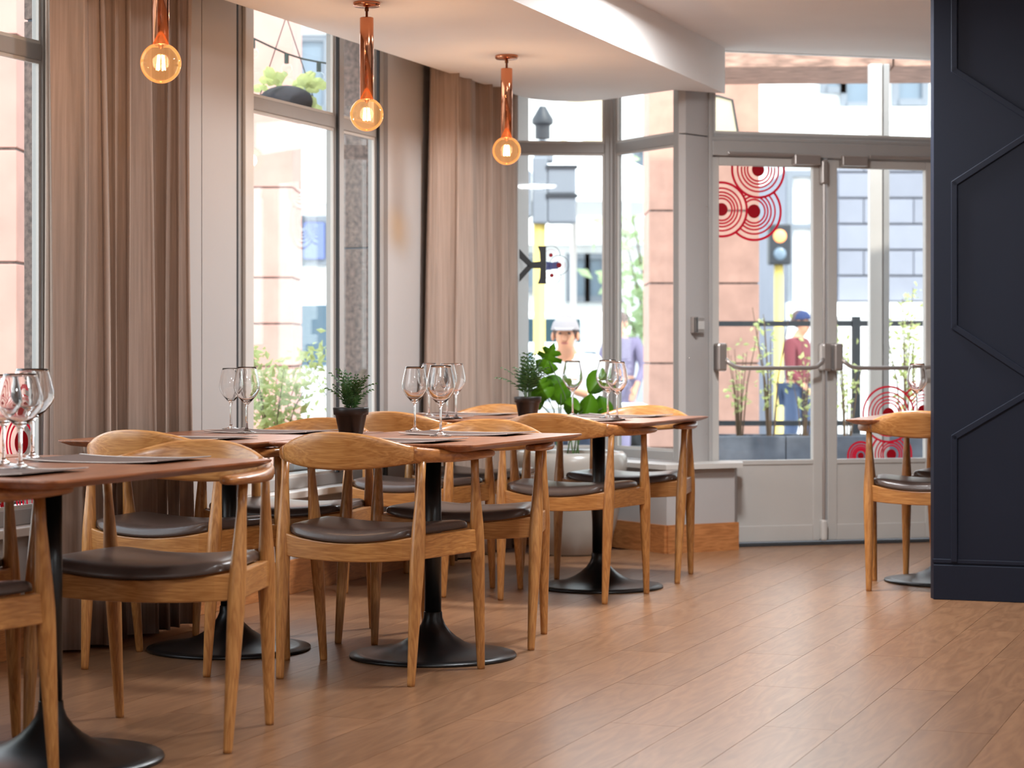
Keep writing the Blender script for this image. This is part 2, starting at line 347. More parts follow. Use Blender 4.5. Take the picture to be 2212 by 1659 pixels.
def framed_window(name, A, ang, x0, x1, z0, z1, transoms, mulls, fw=0.05, y0=0.0, dep=0.045, m=None, fl=None, fr=None, mw=None):
    fl = fl or fw; fr = fr or fw; mw = mw or fw
    m = m or M['frame']
    r = empty(name, A, ang, kind='structure')
    f = MB().box(x0, x0 + fl, y0, y0 + dep, z0, z1, c=0.004).box(x1 - fr, x1, y0, y0 + dep, z0, z1, c=0.004).box(x0 + fl, x1 - fr, y0, y0 + dep, z0, z0 + fw, c=0.004).box(x0 + fl, x1 - fr, y0, y0 + dep, z1 - fw, z1, c=0.004)
    f.build('frame', m, r)
    for x in mulls: MB().box(x - mw / 2, x + mw / 2, y0 - 0.004, y0 + dep + 0.004, z0 + fw, z1 - fw, c=0.005).build('mullion', m, r)
    xs = [x0 + fl] + [q for x in mulls for q in (x - mw / 2, x + mw / 2)] + [x1 - fr]
    zs = [z0 + fw] + [q for z in transoms for q in (z - 0.028, z + 0.028)] + [z1 - fw]
    for z in transoms:
        for k in range(0, len(xs), 2): MB().box(xs[k], xs[k + 1], y0 + 0.002, y0 + dep - 0.004, z - 0.028, z + 0.028, c=0.005).build('transom', m, r)
    for k in range(0, len(xs), 2):
        for q in range(0, len(zs), 2):
            MB().box(xs[k] - 0.004, xs[k + 1] + 0.004, y0 + dep * .5 - 0.003, y0 + dep * .5 + 0.003, zs[q] - 0.004, zs[q + 1] + 0.004).build('pane', M['pane'], r)
            b = MB(); g = 0.012                                   # glazing bead round each pane
            X0, X1, Z0, Z1, ya, yb = xs[k], xs[k + 1], zs[q], zs[q + 1], y0 + dep * .2, y0 + dep * .45
            b.box(X0, X0 + g, ya, yb, Z0, Z1).box(X1 - g, X1, ya, yb, Z0, Z1).box(X0 + g, X1 - g, ya, yb, Z0, Z0 + g).box(X0 + g, X1 - g, ya, yb, Z1 - g, Z1)
            b.build('glazing_bead', M['framelt'], r)
    return r
org = Vector((0, 0, 0))
w1 = framed_window('window_1', org, WL, 4.5, 6.56, SILL, CEIL, [2.06], [5.5], fw=0.055, fr=0.085, mw=0.08, y0=4.12)
w2 = framed_window('window_2', org, WL, 7.87, 9.40, SILL, CEIL, [2.06], [8.905], fw=0.05, fl=0.16, fr=0.085, mw=0.085, y0=4.12)
MB().box(7.872, 7.895, 4.104, 4.119, SILL, CEIL).build('gasket', M['darkrubber'], w2)
MB().box(7.955, 8.03, 4.102, 4.119, SILL, CEIL, c=.004).build('cover_strip', M['framelt'], w2)
MB().box(8.8625, 8.878, 4.108, 4.119, SILL + .05, CEIL).build('gasket', M['darkrubber'], w2)
MB().box(9.312, 9.325, 4.108, 4.119, SILL + .05, CEIL).build('gasket', M['darkrubber'], w2)
framed_window('window_5', org, WL, 0.4, 2.6, SILL, CEIL, [2.06], [1.5], y0=4.12)
struct('trim_1', MB().box(4.45, 6.60, 4.05, 4.178, SILL - 0.03, SILL, c=0.004), M['framelt'], rotz=WL)
struct('trim_2', MB().box(7.80, 9.43, 4.03, 4.178, SILL - 0.03, SILL, c=0.004), M['framelt'], rotz=WL)
# bay at the end of the room
d01 = P1 - P0; a01 = math.atan2(d01.y, d01.x); d12 = P2 - P1; a12 = math.atan2(d12.y, d12.x)
w3 = framed_window('window_3', P0, a01, -0.05, d01.length, 0.46, CEIL, [2.145], [], fw=0.05, y0=-0.02, m=M['frame'])
w4 = framed_window('window_4', P1, a12, 0.0, d12.length, 0.46, CEIL, [2.145], [], fw=0.05, y0=-0.02, m=M['frame'])
struct('trim_3', MB().lathe([(0.036, 0.46), (0.036, CEIL)], 6), M['frame'], loc=P1)
col = [(0.868, 11.335), (0.905, 11.335), (1.051, 11.505), (1.02, 11.60), (0.90, 11.47)]
cpr = MB().prism(col, 0.0, 2.165); cpr.prism(col, 2.172, CEIL)
co = struct('wall_column', cpr, M['wallgrey'])
rv = MB()
e0, e1 = Vector((0.905, 11.335, 0)), Vector((1.051, 11.505, 0)); en = Vector((e1 - e0).normalized()); eo = Vector((en.y, -en.x, 0))
for z in (2.22, 2.32, 2.42, 2.52, 0.6, 1.0, 1.4, 1.8, 2.1):
    for q in (0.03, 0.19):
        p = e0 + en * q; rv.ball((p.x, p.y, z), 0.004, n=6)
rv.build('rivets', M['metal'], co)['kind'] = 'stuff'
pl = [(0.79, 11.12), (1.16, 11.335), (1.19, 11.50), (1.06, 11.50), (0.93, 11.44), (0.60, 11.99), (0.0, 11.96), (0.0, 11.66), (0.45, 11.66)]
struct('wall_bay_plinth', MB().prism(pl, 0, 0.43), M['wallgrey'])
ps = [(0.785, 11.075), (1.20, 11.31), (1.215, 11.47), (1.07, 11.50), (0.93, 11.44), (0.60, 11.99), (0.0, 11.96), (0.0, 11.63), (0.43, 11.63)]
struct('trim_4', MB().prism(ps, 0.43, 0.455), M['framelt'])
def skirt(a, b, t=0.014, h=0.145):
    a, b = Vector(a + (0,)), Vector(b + (0,)); d = (b - a).normalized(); n = Vector((d.y, -d.x, 0))
    return [tuple((a)[:2]), tuple((b)[:2]), tuple((b + n * t)[:2]), tuple((a + n * t)[:2])], h
for nm, a, b in (('baseboard_bay', (0.45, 11.66), (0.79, 11.12)), ('baseboard_column', (0.79, 11.12), (1.175, 11.345)), ('baseboard_bay_back', (0.02, 11.66), (0.45, 11.66))):
    q, h = skirt(a, b); struct(nm, MB().prism(q, 0, h), M['skirting'])
# door wall
df = MB().box(-0.02, 0.0, -0.03, 0.07, 0, CEIL, c=0.003).box(1.325, 1.375, -0.03, 0.07, 0, CEIL, c=0.004).box(0.0, 1.325, -0.03, 0.07, 2.07, 2.15, c=0.004).box(0.0, 3.2, -0.02, 0.06, 2.15, 2.172, c=0.004)
struct('trim_5', df, M['frame'], rotz=DA, loc=D0)
framed_window('window_6', D0, DA, 0.0, 1.35, 2.172, CEIL + 0.03, [], [], fw=0.02, y0=0.0)
wf = MB().box(1.375, 3.2, 0.0, 0.15, 0, 2.15).box(1.375, 3.2, 0.0, 0.15, 2.172, CEIL)
struct('wall_front', wf, M['wallgrey'], rotz=DA, loc=D0)
struct('threshold', MB().box(0.0, 1.33, -0.05, 0.12, -0.01, 0.012, c=0.003), M['darkrubber'], rotz=DA, loc=D0)
struct('wall_right', MB().prism([(DE.x, DE.y), (DE.x + .2, DE.y), (UV(-3, 3.4).x, UV(-3, 3.4).y), (UV(-3, 3.2).x, UV(-3, 3.2).y)], 0, CEIL), M['wallgrey'])
A_, B_ = UV(-3, -4.1), UV(-3, 3.2); A2, B2 = UV(-3.2, -4.1), UV(-3.2, 3.3)
struct('wall_back', MB().prism([(A_.x, A_.y), (B_.x, B_.y), (B2.x, B2.y), (A2.x, A2.y)], 0, CEIL), M['wallgrey'])
def door_leaf(name, s0, hinge_left):
    W = 0.655; r = empty(name, D0 + DD * s0, DA, kind='structure')
    dm = M['doorpaint']
    sl, sr = (0.045, 0.072) if hinge_left else (0.058, 0.075)
    for x0, x1 in ((0.002, sl), (W - sr, W)): MB().box(x0, x1, 0, 0.04, 0.02, 2.068, c=0.004).build('stile', dm, r)
    MB().box(sl, W - sr, 0.0, 0.04, 2.022, 2.068, c=0.004).build('top_rail', dm, r)
    MB().box(sl, W - sr, 0.006, 0.034, 0.10, 0.43).build('kick_panel', dm, r)
    MB().box(sl, W - sr, 0.0, 0.04, 0.43, 0.455, c=0.003).build('middle_rail', dm, r)
    MB().box(sl, W - sr, 0.0, 0.04, 0.02, 0.105, c=0.003).build('bottom_rail', dm, r)
    MB().box(sl - 0.003, W - sr + 0.003, 0.017, 0.023, 0.452, 2.025).build('pane', M['pane'], r)
    bar = empty('push_bar', parent=r)
    for x in (0.036, W - 0.022):
        b = MB().box(x - 0.027, x + 0.027, -0.075, 0.0, 0.93, 1.078, c=0.012); b.build('bracket', M['metal'], bar)
    x0, x1 = 0.05, W - 0.036
    MB().tube([(x0, -0.06, 1.0), (x0 + .02, -0.075, 0.975), (x0 + .05, -0.085, 0.953), (x0 + .09, -0.088, 0.946), (x1 - .09, -0.088, 0.946), (x1 - .05, -0.085, 0.953), (x1 - .02, -0.075, 0.975), (x1, -0.06, 1.0)], 0.0115, 10).build('bar', M['metal'], bar, 'all')
    cl = empty('door_closer', parent=r)
    cx = 0.53 if hinge_left else 0.14
    MB().box(cx - 0.075, cx + 0.075, -0.055, 0.0, 2.03, 2.085, c=0.006).build('closer_body', M['metal'], cl)
    a0, a1 = (0.08, 0.455) if hinge_left else (0.23, 0.60)
    MB().box(a0, a1, -0.045, -0.03, 2.075, 2.09, c=0.002).build('closer_arm', M['metal'], cl)
    return r
dl = door_leaf('door_1', 0.003, True); dr = door_leaf('door_2', 0.668, False)
rod = MB().tube([(0.632, -0.03, 0.12), (0.632, -0.03, 1.95)], 0.010, 8); rod.build('bolt_rod', M['metal'], dl, True)
MB().box(0.612, 0.652, -0.05, 0.0, 1.93, 2.06, c=0.01).build('top_bolt', M['metal'], dl)
MB().box(0.614, 0.650, -0.045, 0.0, 0.02, 0.135, c=0.012).build('bottom_bolt', M['framelt'], dl)
# card reader on the column
rd = thing('door_release', 'small silver rectangular box on the grey column left of the doors', 'door release', (e0 + (e1 - e0) * 0.42 + eo * 0.002).to_tuple()[:2] + (1.13,), math.atan2(en.y, en.x))
MB().box(-0.055, 0.045, -0.02, 0.0, 0.0, 0.085, c=0.004).build('housing', M['metal'], rd)
MB().box(-0.052, -0.03, -0.034, -0.018, 0.002, 0.083, c=0.004).build('cover', M['steel'], rd, label='polished silver end cover')
MB().box(-0.02, 0.038, -0.023, -0.019, 0.02, 0.062, c=0.001).build('faceplate', M['framelt'], rd)
# ---- navy partition with raised geometric mouldings
Q0 = Vector((1.756, 9.06, 0)); VD = Vector((CS, -SN, 0)); VN = Vector((-SN, -CS, 0))
pt = struct('wall_partition', MB().prism([(0, 0), (2.4, 0), (2.4, 0.07), (-0.02, 0.07), (-0.02, 0.045)], 0, CEIL), M['navy'], rotz=-ANG, loc=Q0)
pt_bb = MB().box(0.0, 2.4, -0.012, 0.0, 0, 0.145, c=0.003); pt_bb.build('baseboard', M['navy'], pt)
def wall_px(px, py): p = hit(px, py, Q0, VN) - Q0; return p.dot(VD), p.z
def strip(pts, wd=0.026, t=0.012):
    n = len(pts)
    for i in range(n - 1):
        (xa, za), (xb, zb) = pts[i], pts[i + 1]; d = Vector((xb - xa, 0, zb - za)); L = d.length; ang = math.atan2(zb - za, xb - xa)
        mt = Matrix.Translation((xa, 0, za)) @ Matrix.Rotation(-ang, 4, 'Y')
        MB().box(-wd * .3, L + wd * .3, -t, 0.0, -wd / 2, wd / 2, mt, c=0.003).build('moulding', M['navy'], pt)
x62, _ = wall_px(2062, 400); zs_ = [wall_px(2062, y)[1] for y in (152, 396, 706, 944)]
xa, _z = wall_px(2226, 265); dz = (zs_[0] - zs_[1])
per = (zs_[0] - zs_[2]); cols = [x62 + k * (xa - x62) * 2 for k in range(4)]
# alternating pattern of hexagons: upright runs joined by slanted runs
segs = []
ztop0, zbot0 = zs_[0], zs_[1]; zm0 = (ztop0 + zbot0) / 2
ztop1, zbot1 = zs_[2], zs_[3]; zm1 = (ztop1 + zbot1) / 2
gap = 0.022
strip([(x62, 2.6), (x62, ztop0), (xa, zm0 + gap), ]); strip([(xa + .03, zm0 - gap), (x62, zbot0), (x62, ztop1), (xa, zm1 + gap)])
strip([(xa + .03, zm1 - gap), (x62, zbot1), (x62, 0.165)])
xr = xa + (xa - x62) + 0.03
strip([(xr, 2.6), (xr, ztop0), (xa + 0.02, zm0 + gap)]); strip([(xa, zm0 - gap), (xr, zbot0), (xr, ztop1), (xa + .02, zm1 + gap)]); strip([(xa, zm1 - gap), (xr, zbot1), (xr, 0.165)])
strip([(0.0, 0.16), (2.3, 0.16)], wd=0.018, t=0.006)

# ---- curtains
def curtain(name, label, u0, u1, y, folds, seed, z0=0.012, z1=2.55, amp=0.050):
    rnd = random.Random(seed); n = int(folds * 14); m = MB()
    ph = [0.0]
    for k in range(n): ph.append(ph[-1] + 1 + 0.55 * math.sin(k * 0.13 + seed) + 0.25 * rnd.uniform(-1, 1))
    T = ph[-1]; rows = 14; vs = []; fs = []
    for r in range(rows + 1):
        f = r / rows; z = z0 + (z1 - z0) * f
        sq = 1 + 0.05 * math.sin(f * 3 + seed) - 0.05 * (1 - f)
        for k in range(n + 1):
            p = k / n; a = 2 * PI * folds * ph[k] / T
            uu = (u0 + u1) / 2 + (p - 0.5) * (u1 - u0) * sq + 0.02 * math.sin(2 * a + 0.5)
            yy = y + amp * (math.sin(a) * (1 + .35 * math.sin(a * .31 + seed)) + 0.22 * math.sin(2.3 * a + f)) * (0.85 + 0.25 * (1 - f)) + 0.012 * math.sin(a * 0.37 + f * 2.5)
            vs.append((uu, yy, z))
    for r in range(rows):
        for k in range(n): i = r * (n + 1) + k; fs.append((i, i + 1, i + n + 2, i + n + 1))
    o = m.add(vs, fs).build(name, M['curtain'], None, 'all', rotz=WL)
    md = o.modifiers.new('thickness', 'SOLIDIFY'); md.thickness = 0.004
    return tag(o, label, 'curtain')
curtain('curtain', 'tall taupe linen curtain pooled beside the nearest window, left of the grey pier', 6.30, 7.30, 3.985, 8, 3)
curtain('curtain', 'taupe linen curtain hanging at the far corner beside the bay windows', 9.74, 10.86, 3.985, 5.5, 8, amp=0.06)
for u0, u1 in ((6.2, 7.7), (9.5, 11.0)):
    rl = struct('curtain_track', MB().box(u0, u1, 3.97, 3.995, 2.57, 2.60, c=0.003), M['framelt'], rotz=WL)
# ---- vinyl decals on the glass
def local_of(px, py, O, D, N): p = hit(px, py, O, N) - O; return p.dot(D), p.z
def disc(mb, cx, cz, r, y, rect, n=48):
    pts = [(min(max(cx + r * math.cos(2 * PI * k / n), rect[0]), rect[1]), y, min(max(cz + r * math.sin(2 * PI * k / n), rect[2]), rect[3])) for k in range(n)]
    mb.add(pts + [(p[0], p[1] - 0.0008, p[2]) for p in pts], [tuple(range(n)), tuple(range(2 * n - 1, n - 1, -1))] + [(k, (k + 1) % n, n + (k + 1) % n, n + k) for k in range(n)])
def rings(mb, cx, cz, radii, lw, y, rect, occl=(), n=160):
    for i, r in enumerate(radii):
        wdt = lw * (1.25 if i == 0 else 0.9)
        for k in range(n):
            a0, a1 = 2 * PI * k / n, 2 * PI * (k + 1) / n; am = (a0 + a1) / 2
            x, z = cx + r * math.cos(am), cz + r * math.sin(am)
            if not (rect[0] < x < rect[1] and rect[2] < z < rect[3]): continue
            if any((x - ox) ** 2 + (z - oz) ** 2 < orr * orr for ox, oz, orr in occl): continue
            q = [(cx + rr * math.cos(a), y, cz + rr * math.sin(a)) for rr, a in ((r - wdt / 2, a0), (r + wdt / 2, a0), (r + wdt / 2, a1), (r - wdt / 2, a1))]
            mb.add(q, [(0, 1, 2, 3)])
def cluster(parent, specs, rect, y, scale, lw, O=None):
    red = MB(); occ = []
    for (cx, cz, Rr) in specs:
        if occ and False: pass
        rings(red, cx, cz, [Rr * q for q in (1, 0.79, 0.64, 0.52, 0.41)], lw, y, rect, occ)
        if rect[0] - 0.3 * Rr < cx < rect[1] + 0.1 * Rr and not any((cx - a) ** 2 + (cz - b) ** 2 < (c * .9) ** 2 for a, b, c in occ): disc(red, cx, cz, Rr * 0.24, y, rect)
        occ.append((cx, cz, Rr))
    return red.build('ring_decal', M['red'], parent, label='red vinyl circles on the glass')
rect1 = (0.048, 0.582, 0.457, 2.02)
sp1 = []
for px, py, rr in ((1640, 366, 60), (1561, 452, 58), (1631, 456, 62)):
    x, z = local_of(px, py, D0, DD, DN); sp1.append((x - 0.003, z, rr * 11.6 / FPX))
cluster(dl, sp1, rect1, 0.0155, 1, 0.0105)
rect2 = (0.058, 0.578, 0.457, 2.02); sp2 = []
for px, py, rr in ((1922, 895, 60), (1997, 888, 56), (1928, 982, 48), (1862, 985, 30)):
    x, z = local_of(px, py, D0, DD, DN); sp2.append((x - 0.668, z, rr * 11.7 / FPX))
cluster(dr, sp2, rect2, 0.0155, 1, 0.009)
cluster(w1, [(6.37, 0.72, 0.17), (6.12, 0.78, 0.19), (6.28, 0.5, 0.16)], (5.55, 6.44, 0.5, 1.9), 4.138, 1, 0.010)
n01 = Vector((-d01.y, d01.x, 0)).normalized(); u01 = d01.normalized()
def w3pt(cx, cy): return local_of(1000 + cx / 3.16, 500 + cy / 3.16, P0, u01, n01)
K = [[(510, 100), (567, 100), (567, 358), (510, 358), (524, 318), (528, 250), (528, 205), (524, 140)], [(528, 204), (528, 252), (470, 252), (440, 232), (470, 210)], [(470, 210), (445, 238), (385, 182), (385, 118)], [(445, 226), (470, 252), (385, 345), (385, 292)]]
km = MB()
for poly in K:
    q = [w3pt(*p) for p in poly]; n = len(q)
    km.add([(x, -0.001, z) for x, z in q] + [(x, -0.002, z) for x, z in q], [tuple(range(n)), tuple(range(2 * n - 1, n - 1, -1))] + [(k, (k + 1) % n, n + (k + 1) % n, n + k) for k in range(n)])
km.build('letter_decal', M['inkblack'], w3, label='black letter K on the glass, seen from behind')
lr, lb = MB(), MB(); rc = (-1, 2, 0, 3); occ = []
for cx, cy, Rr, dd in ((656, 230, 66, 18), (600, 162, 64, 14), (606, 300, 64, 14)):
    x, z = w3pt(cx, cy); s = 11.9 / FPX / 3.16
    rings(lb, x, z, [Rr * s], 0.0022, -0.001, rc, occ); rings(lr, x, z, [Rr * s * q for q in (0.62, 0.42)], 0.0012, -0.001, rc, occ); disc(lr, x, z, dd * s, -0.002, rc, 20); occ.append((x, z, Rr * s))
lb.build('logo_outline', M['inkblack'], w3); lr.build('logo_dots', M['red'], w3)
q = [w3pt(*p) for p in ((568, 205), (610, 212), (650, 205), (660, 232), (650, 255), (610, 258), (568, 265))]; n = len(q)
MB().add([(x, -0.0005, z) for x, z in q] + [(x, -0.001, z) for x, z in q], [tuple(range(n)), tuple(range(2 * n - 1, n - 1, -1))]).build('logo_lens', M['inkblue'], w3)
# ============================================================ FURNITURE
def sweep(rows, n=12, cap=True):
    """rows: (x, y, z, width across, height, tilt) along a plan path"""
    m = MB(); vs = []; fs = []; k = len(rows)
    for i, (x, y, z, wd, h, ti) in enumerate(rows):
        a = rows[max(i - 1, 0)]; b = rows[min(i + 1, k - 1)]
        t = Vector((b[0] - a[0], b[1] - a[1], 0)).normalized(); nn = Vector((t.y, -t.x, 0))
        for j in range(n):
            q = 2 * PI * j / n; c, s = math.cos(q), math.sin(q)
            e = 0.75; px = (abs(c) ** e) * (1 if c >= 0 else -1) * wd / 2; pzz = (abs(s) ** e) * (1 if s >= 0 else -1) * h / 2
            qx = px * math.cos(ti) + pzz * math.sin(ti); qz = -px * math.sin(ti) + pzz * math.cos(ti)
            vs.append((x + nn.x * qx, y + nn.y * qx, z + qz))
    for i in range(k - 1):
        for j in range(n): q = (j + 1) % n; fs.append((i * n + j, i * n + q, (i + 1) * n + q, (i + 1) * n + j))
    if cap: fs += [tuple(range(n - 1, -1, -1)), tuple((k - 1) * n + j for j in range(n))]
    return m.add(vs, fs)
def catmull(P, sub=5):
    out = []
    for i in range(len(P) - 1):
        p0, p1, p2, p3 = P[max(i - 1, 0)], P[i], P[i + 1], P[min(i + 2, len(P) - 1)]
        for s in range(sub):
            t = s / sub
            out.append(tuple(0.5 * (2 * b + (c - a) * t + (2 * a - 5 * b + 4 * c - d) * t * t + (-a + 3 * b - 3 * c + d) * t ** 3) for a, b, c, d in zip(p0, p1, p2, p3)))
    return out + [P[-1]]
#       x      y      z     wid    hei   tilt (left half, from arm tip to centre)
HALF = [(-.292, .250, .699, .020, .012, 0), (-.294, .243, .699, .048, .022, 0), (-.297, .215, .699, .066, .026, 0), (-.301, .16, .699, .066, .028, 0), (-.301, .07, .699, .054, .032, 0), (-.289, -.03, .701, .038, .038, 0),
        (-.262, -.115, .705, .031, .043, .05), (-.215, -.185, .709, .027, .055, .1), (-.155, -.236, .715, .024, .086, .16), (-.08, -.270, .7205, .022, .113, .2), (0, -.280, .7215, .021, .122, .2)]
full = HALF + [(-x, y, z, a, b, t) for x, y, z, a, b, t in HALF[-2::-1]]
PATH = catmull(full, 5)
def leg_mesh(b, t, h=0.692):
    zs = [0, .01, .12, .28, .38, .42, .47, .54, .62, h]; rs = [.0118, .0128, .0158, .0208, .0234, .0238, .0222, .0176, .0130, .0130]
    return MB().tube([(b[0] + (t[0] - b[0]) * z / h, b[1] + (t[1] - b[1]) * z / h, z) for z in zs], rs, 14)
def rail_mesh(a, b, bow, sag, th=0.028, ext=0.012, z0=0.386, z1=0.458):
    a, b = Vector(a), Vector(b); d = (b - a).normalized(); nrm = Vector((d.y, -d.x)); a = a - d * ext; b = b + d * ext
    n = 12; vs = []; fs = []
    for i in range(n + 1):
        t = i / n; k = 1 - (2 * t - 1) ** 2; p = a.lerp(b, t) + nrm * bow * k
        e = min(1.0, 0.55 + 6 * min(t, 1 - t)) if bow else 1
        for o_, z in ((-th / 2 * e, z0 - sag * .45 * k), (th / 2 * e, z0 - sag * .45 * k), (th / 2 * e, z1 - sag * k), (-th / 2 * e, z1 - sag * k)):
            vs.append((p.x + nrm.x * o_, p.y + nrm.y * o_, z))
    for i in range(n):
        for j in range(4): q = (j + 1) % 4; fs.append((i * 4 + j, i * 4 + q, i * 4 + 4 + q, i * 4 + 4 + j))
    fs += [(3, 2, 1, 0), tuple(n * 4 + j for j in range(4))]
    return MB().add(vs, fs)
def soften(o, w=0.004):
    md = o.modifiers.new('rounded_edges', 'BEVEL'); md.width = w; md.segments = 2; md.limit_method = 'ANGLE'; md.angle_limit = R(50); return o
def make_chair(label):
    t = thing('armchair', label, 'chair')
    BL, BR, FL, FR = (-.225, -.215), (.225, -.215), (-.283, .215), (.283, .215)
    for b, tp in ((BL, (-.236, -.155)), (BR, (.236, -.155)), (FL, (-.293, .135)), (FR, (.293, .135))): leg_mesh(b, tp).build('leg', M['oak_leg'], t, 'all')
    k = 7 * 5
    sweep(PATH[:k + 1], 14).build('armrest', M['oak_arm'], t, 'all'); sweep(PATH[-k - 1:], 14).build('armrest', M['oak_arm'], t, 'all')
    sweep(PATH[k:-k], 14).build('backrest', M['oak_crest'], t, 'all')
    IB, IF = .22, .27
    soften(rail_mesh((-.226, -.180), (.226, -.180), 0.026, 0.026, ext=0.0).build('seat_rail', M['oak_rail'], t))
    soften(rail_mesh((.28, .166), (-.28, .166), 0.014, 0.026, ext=0.0).build('seat_rail', M['oak_rail'], t))
    for s in (-1, 1):
        a, b = (s * .228, -.178), (s * .284, .166)
        if s > 0: a, b = a, b
        soften(rail_mesh(a, b, 0.0, 0.0, ext=0.010).build('seat_rail', M['oak_rail'], t))
    nx, ny = 20, 18; vs = []; fs = []
    def zrail(a): return 0.4595 - 0.026 * (1 - a * a)
    for lvl in (0, 1):
        for j in range(ny + 1):
            for i in range(nx + 1):
                a = math.sin(PI / 2 * (2 * i / nx - 1)); b = math.sin(PI / 2 * (2 * j / ny - 1))
                hw = 0.2435 + 0.026 * b
                cr = (1 - 0.10 * (abs(a) ** 8) * (abs(b) ** 8))
                x = a * hw * cr; y = -0.004 + b * 0.196 * cr + (-0.022 * (1 - a * a) if b < 0 else 0.012 * (1 - a * a)) * abs(b)
                f = max(0.0, (1 - a ** 10) * (1 - b ** 10)) ** 0.5
                zz = zrail(a) + 0.002 + (0.028 * f + 0.006 * (1 - a * a) * (1 - b * b) if lvl else -0.004 * f)
                if not lvl: zz = zrail(a) + 0.002
                vs.append((x, y, zz + (0.007 if lvl else 0)))
    W1 = nx + 1; O2 = W1 * (ny + 1)
    for j in range(ny):
        for i in range(nx):
            q = j * W1 + i; fs.append((q, q + W1, q + W1 + 1, q + 1)); fs.append((O2 + q, O2 + q + 1, O2 + q + W1 + 1, O2 + q + W1))
    bd = [i for i in range(nx)] + [nx + j * W1 for j in range(ny)] + [ny * W1 + i for i in range(nx, 0, -1)] + [j * W1 for j in range(ny, 0, -1)]
    for k2 in range(len(bd)): p, q = bd[k2], bd[(k2 + 1) % len(bd)]; fs.append((p, q, q + O2, p + O2))
    MB().add(vs, fs).build('seat_pad', M['leather'], t, 'all')
    return t
def make_table(label):
    t = thing('dining_table', label, 'table')
    def rr(dx, dy, r=0.03, n=5):
        out = []
        for cx, cy, a0 in ((dx - r, dy - r, 0), (-dx + r, dy - r, 90), (-dx + r, -dy + r, 180), (dx - r, -dy + r, 270)):
            for k in range(n + 1): a = R(a0 + 90 * k / n); out.append((cx + r * math.cos(a), cy + r * math.sin(a)))
        return out
    TX, TY = 0.358, 0.54
    prof = [(0.060, .7135), (0.030, .7185), (0.004, .730), (0.0, .7335), (0.0, .738)]
    vs = []; fs = []; n = 24
    for ins, z in prof: vs += [(x, y, z) for x, y in rr(TX - ins, TY - ins)]
    for i in range(len(prof) - 1):
        for k in range(n): q = (k + 1) % n; fs.append((i * n + k, i * n + q, (i + 1) * n + q, (i + 1) * n + k))
    fs += [tuple(range(n - 1, -1, -1)), tuple((len(prof) - 1) * n + k for k in range(n))]
    MB().add(vs, fs).build('tabletop', M['tabletop'], t)
    MB().box(-0.14, 0.14, -0.2, 0.2, 0.700, 0.7135, c=0.003).build('mounting_plate', M['black'], t)
    MB().lathe([(0.0285, 0.12), (0.0285, 0.701)], 24).build('pole', M['black'], t, 'all')
    MB().lathe([(0.279, 0.0), (0.283, 0.004), (0.281, 0.010), (0.24, 0.0145), (0.19, 0.021), (0.145, 0.032), (0.11, 0.047), (0.08, 0.066), (0.056, 0.088), (0.040, 0.110), (0.0325, 0.130), (0.031, 0.150), (0.0285, 0.152)], 48).build('base', M['black'], t, 'all')
    return t
chair0 = make_chair('x'); used = [False]
def hd(dx, dy): return math.atan2(dy, dx) - PI / 2
def put_chair(x, y, rz, label, group='light oak armchairs with brown seat pads'):
    if not used[0]:
        used[0] = True; chair0.location = (x, y, 0); chair0.rotation_euler = (0, 0, rz); chair0['label'] = label; chair0['group'] = group; return chair0
    return dup(chair0, (x, y, 0), rz, label, group)
LH = ROW; NH = ROW + PI
put_chair(-0.442, 6.957, hd(.155, .40), 'oak armchair with its back to the camera at the near end of the middle table')
put_chair(-0.942, 5.843, hd(-.267, -.963), 'oak armchair facing the camera at the far end of the nearest table')
put_chair(-1.094, 7.158, hd(.155, .388), 'oak armchair with its back to the camera, right in front of the tall curtain')
put_chair(-1.43, 5.076, LH, 'oak armchair cut off by the left edge, its leg nearest the camera of all')
put_chair(-1.60, 5.66, hd(-.3, -.954), 'oak armchair barely seen at the left edge behind the nearest black pole')
put_chair(-0.805, 7.978, hd(-.134, -.364), 'oak armchair facing the camera behind the small potted palm, by the low window sill')
put_chair(-0.155, 7.775, hd(-.25, -.968), 'oak armchair facing the camera at the right end of the middle table')
put_chair(0.235, 9.150, hd(.325, .946), 'oak armchair with its back to the camera at the table beside the bay windows')
put_chair(0.543, 9.965, NH, 'oak armchair facing the camera beside the grey column left of the doors')
put_chair(-0.425, 9.40, LH, 'oak armchair with its back to the camera in front of the far curtain')
put_chair(-0.151, 10.22, NH, 'oak armchair farthest back by the far curtain, only its curved top and legs showing')
put_chair(1.822, 9.49, LH, 'oak armchair half hidden by the navy partition, in front of the glass doors')
put_chair(2.15, 10.10, NH, 'oak armchair behind the navy partition, only a leg and seat corner showing')
tb0 = make_table('x'); first = [True]
def put_table(u, v, label, rz=ROW, xy=None):
    p = UV(u, v) if xy is None else Vector(xy + (0,))
    if first[0]: first[0] = False; tb0.location = p; tb0.rotation_euler = (0, 0, rz); tb0['label'] = label; tb0['group'] = 'wooden tables on black trumpet bases'; return tb0
    return dup(tb0, p, rz, label, 'wooden tables on black trumpet bases')
TBL = dict(mid=put_table(6.80, -2.80, 'wooden table in the middle of the picture, with its whole black trumpet base showing'),
 left=put_table(6.72, -3.53, 'wooden table in front of the tall curtain, its black base behind the near chair legs'),
 near=put_table(4.72, -2.98, 'nearest wooden table at the left edge, its base cut off at the bottom'),
 nearleft=put_table(4.72, -3.72, 'wooden table just beyond the nearest one at the left edge, by the first window'),
 far=put_table(9.07, -2.95, 'wooden table beside the bay windows with a black base shining between chair legs'),
 right=put_table(0, 0, 'wooden table mostly hidden behind the navy partition', xy=(1.955, 9.76)))
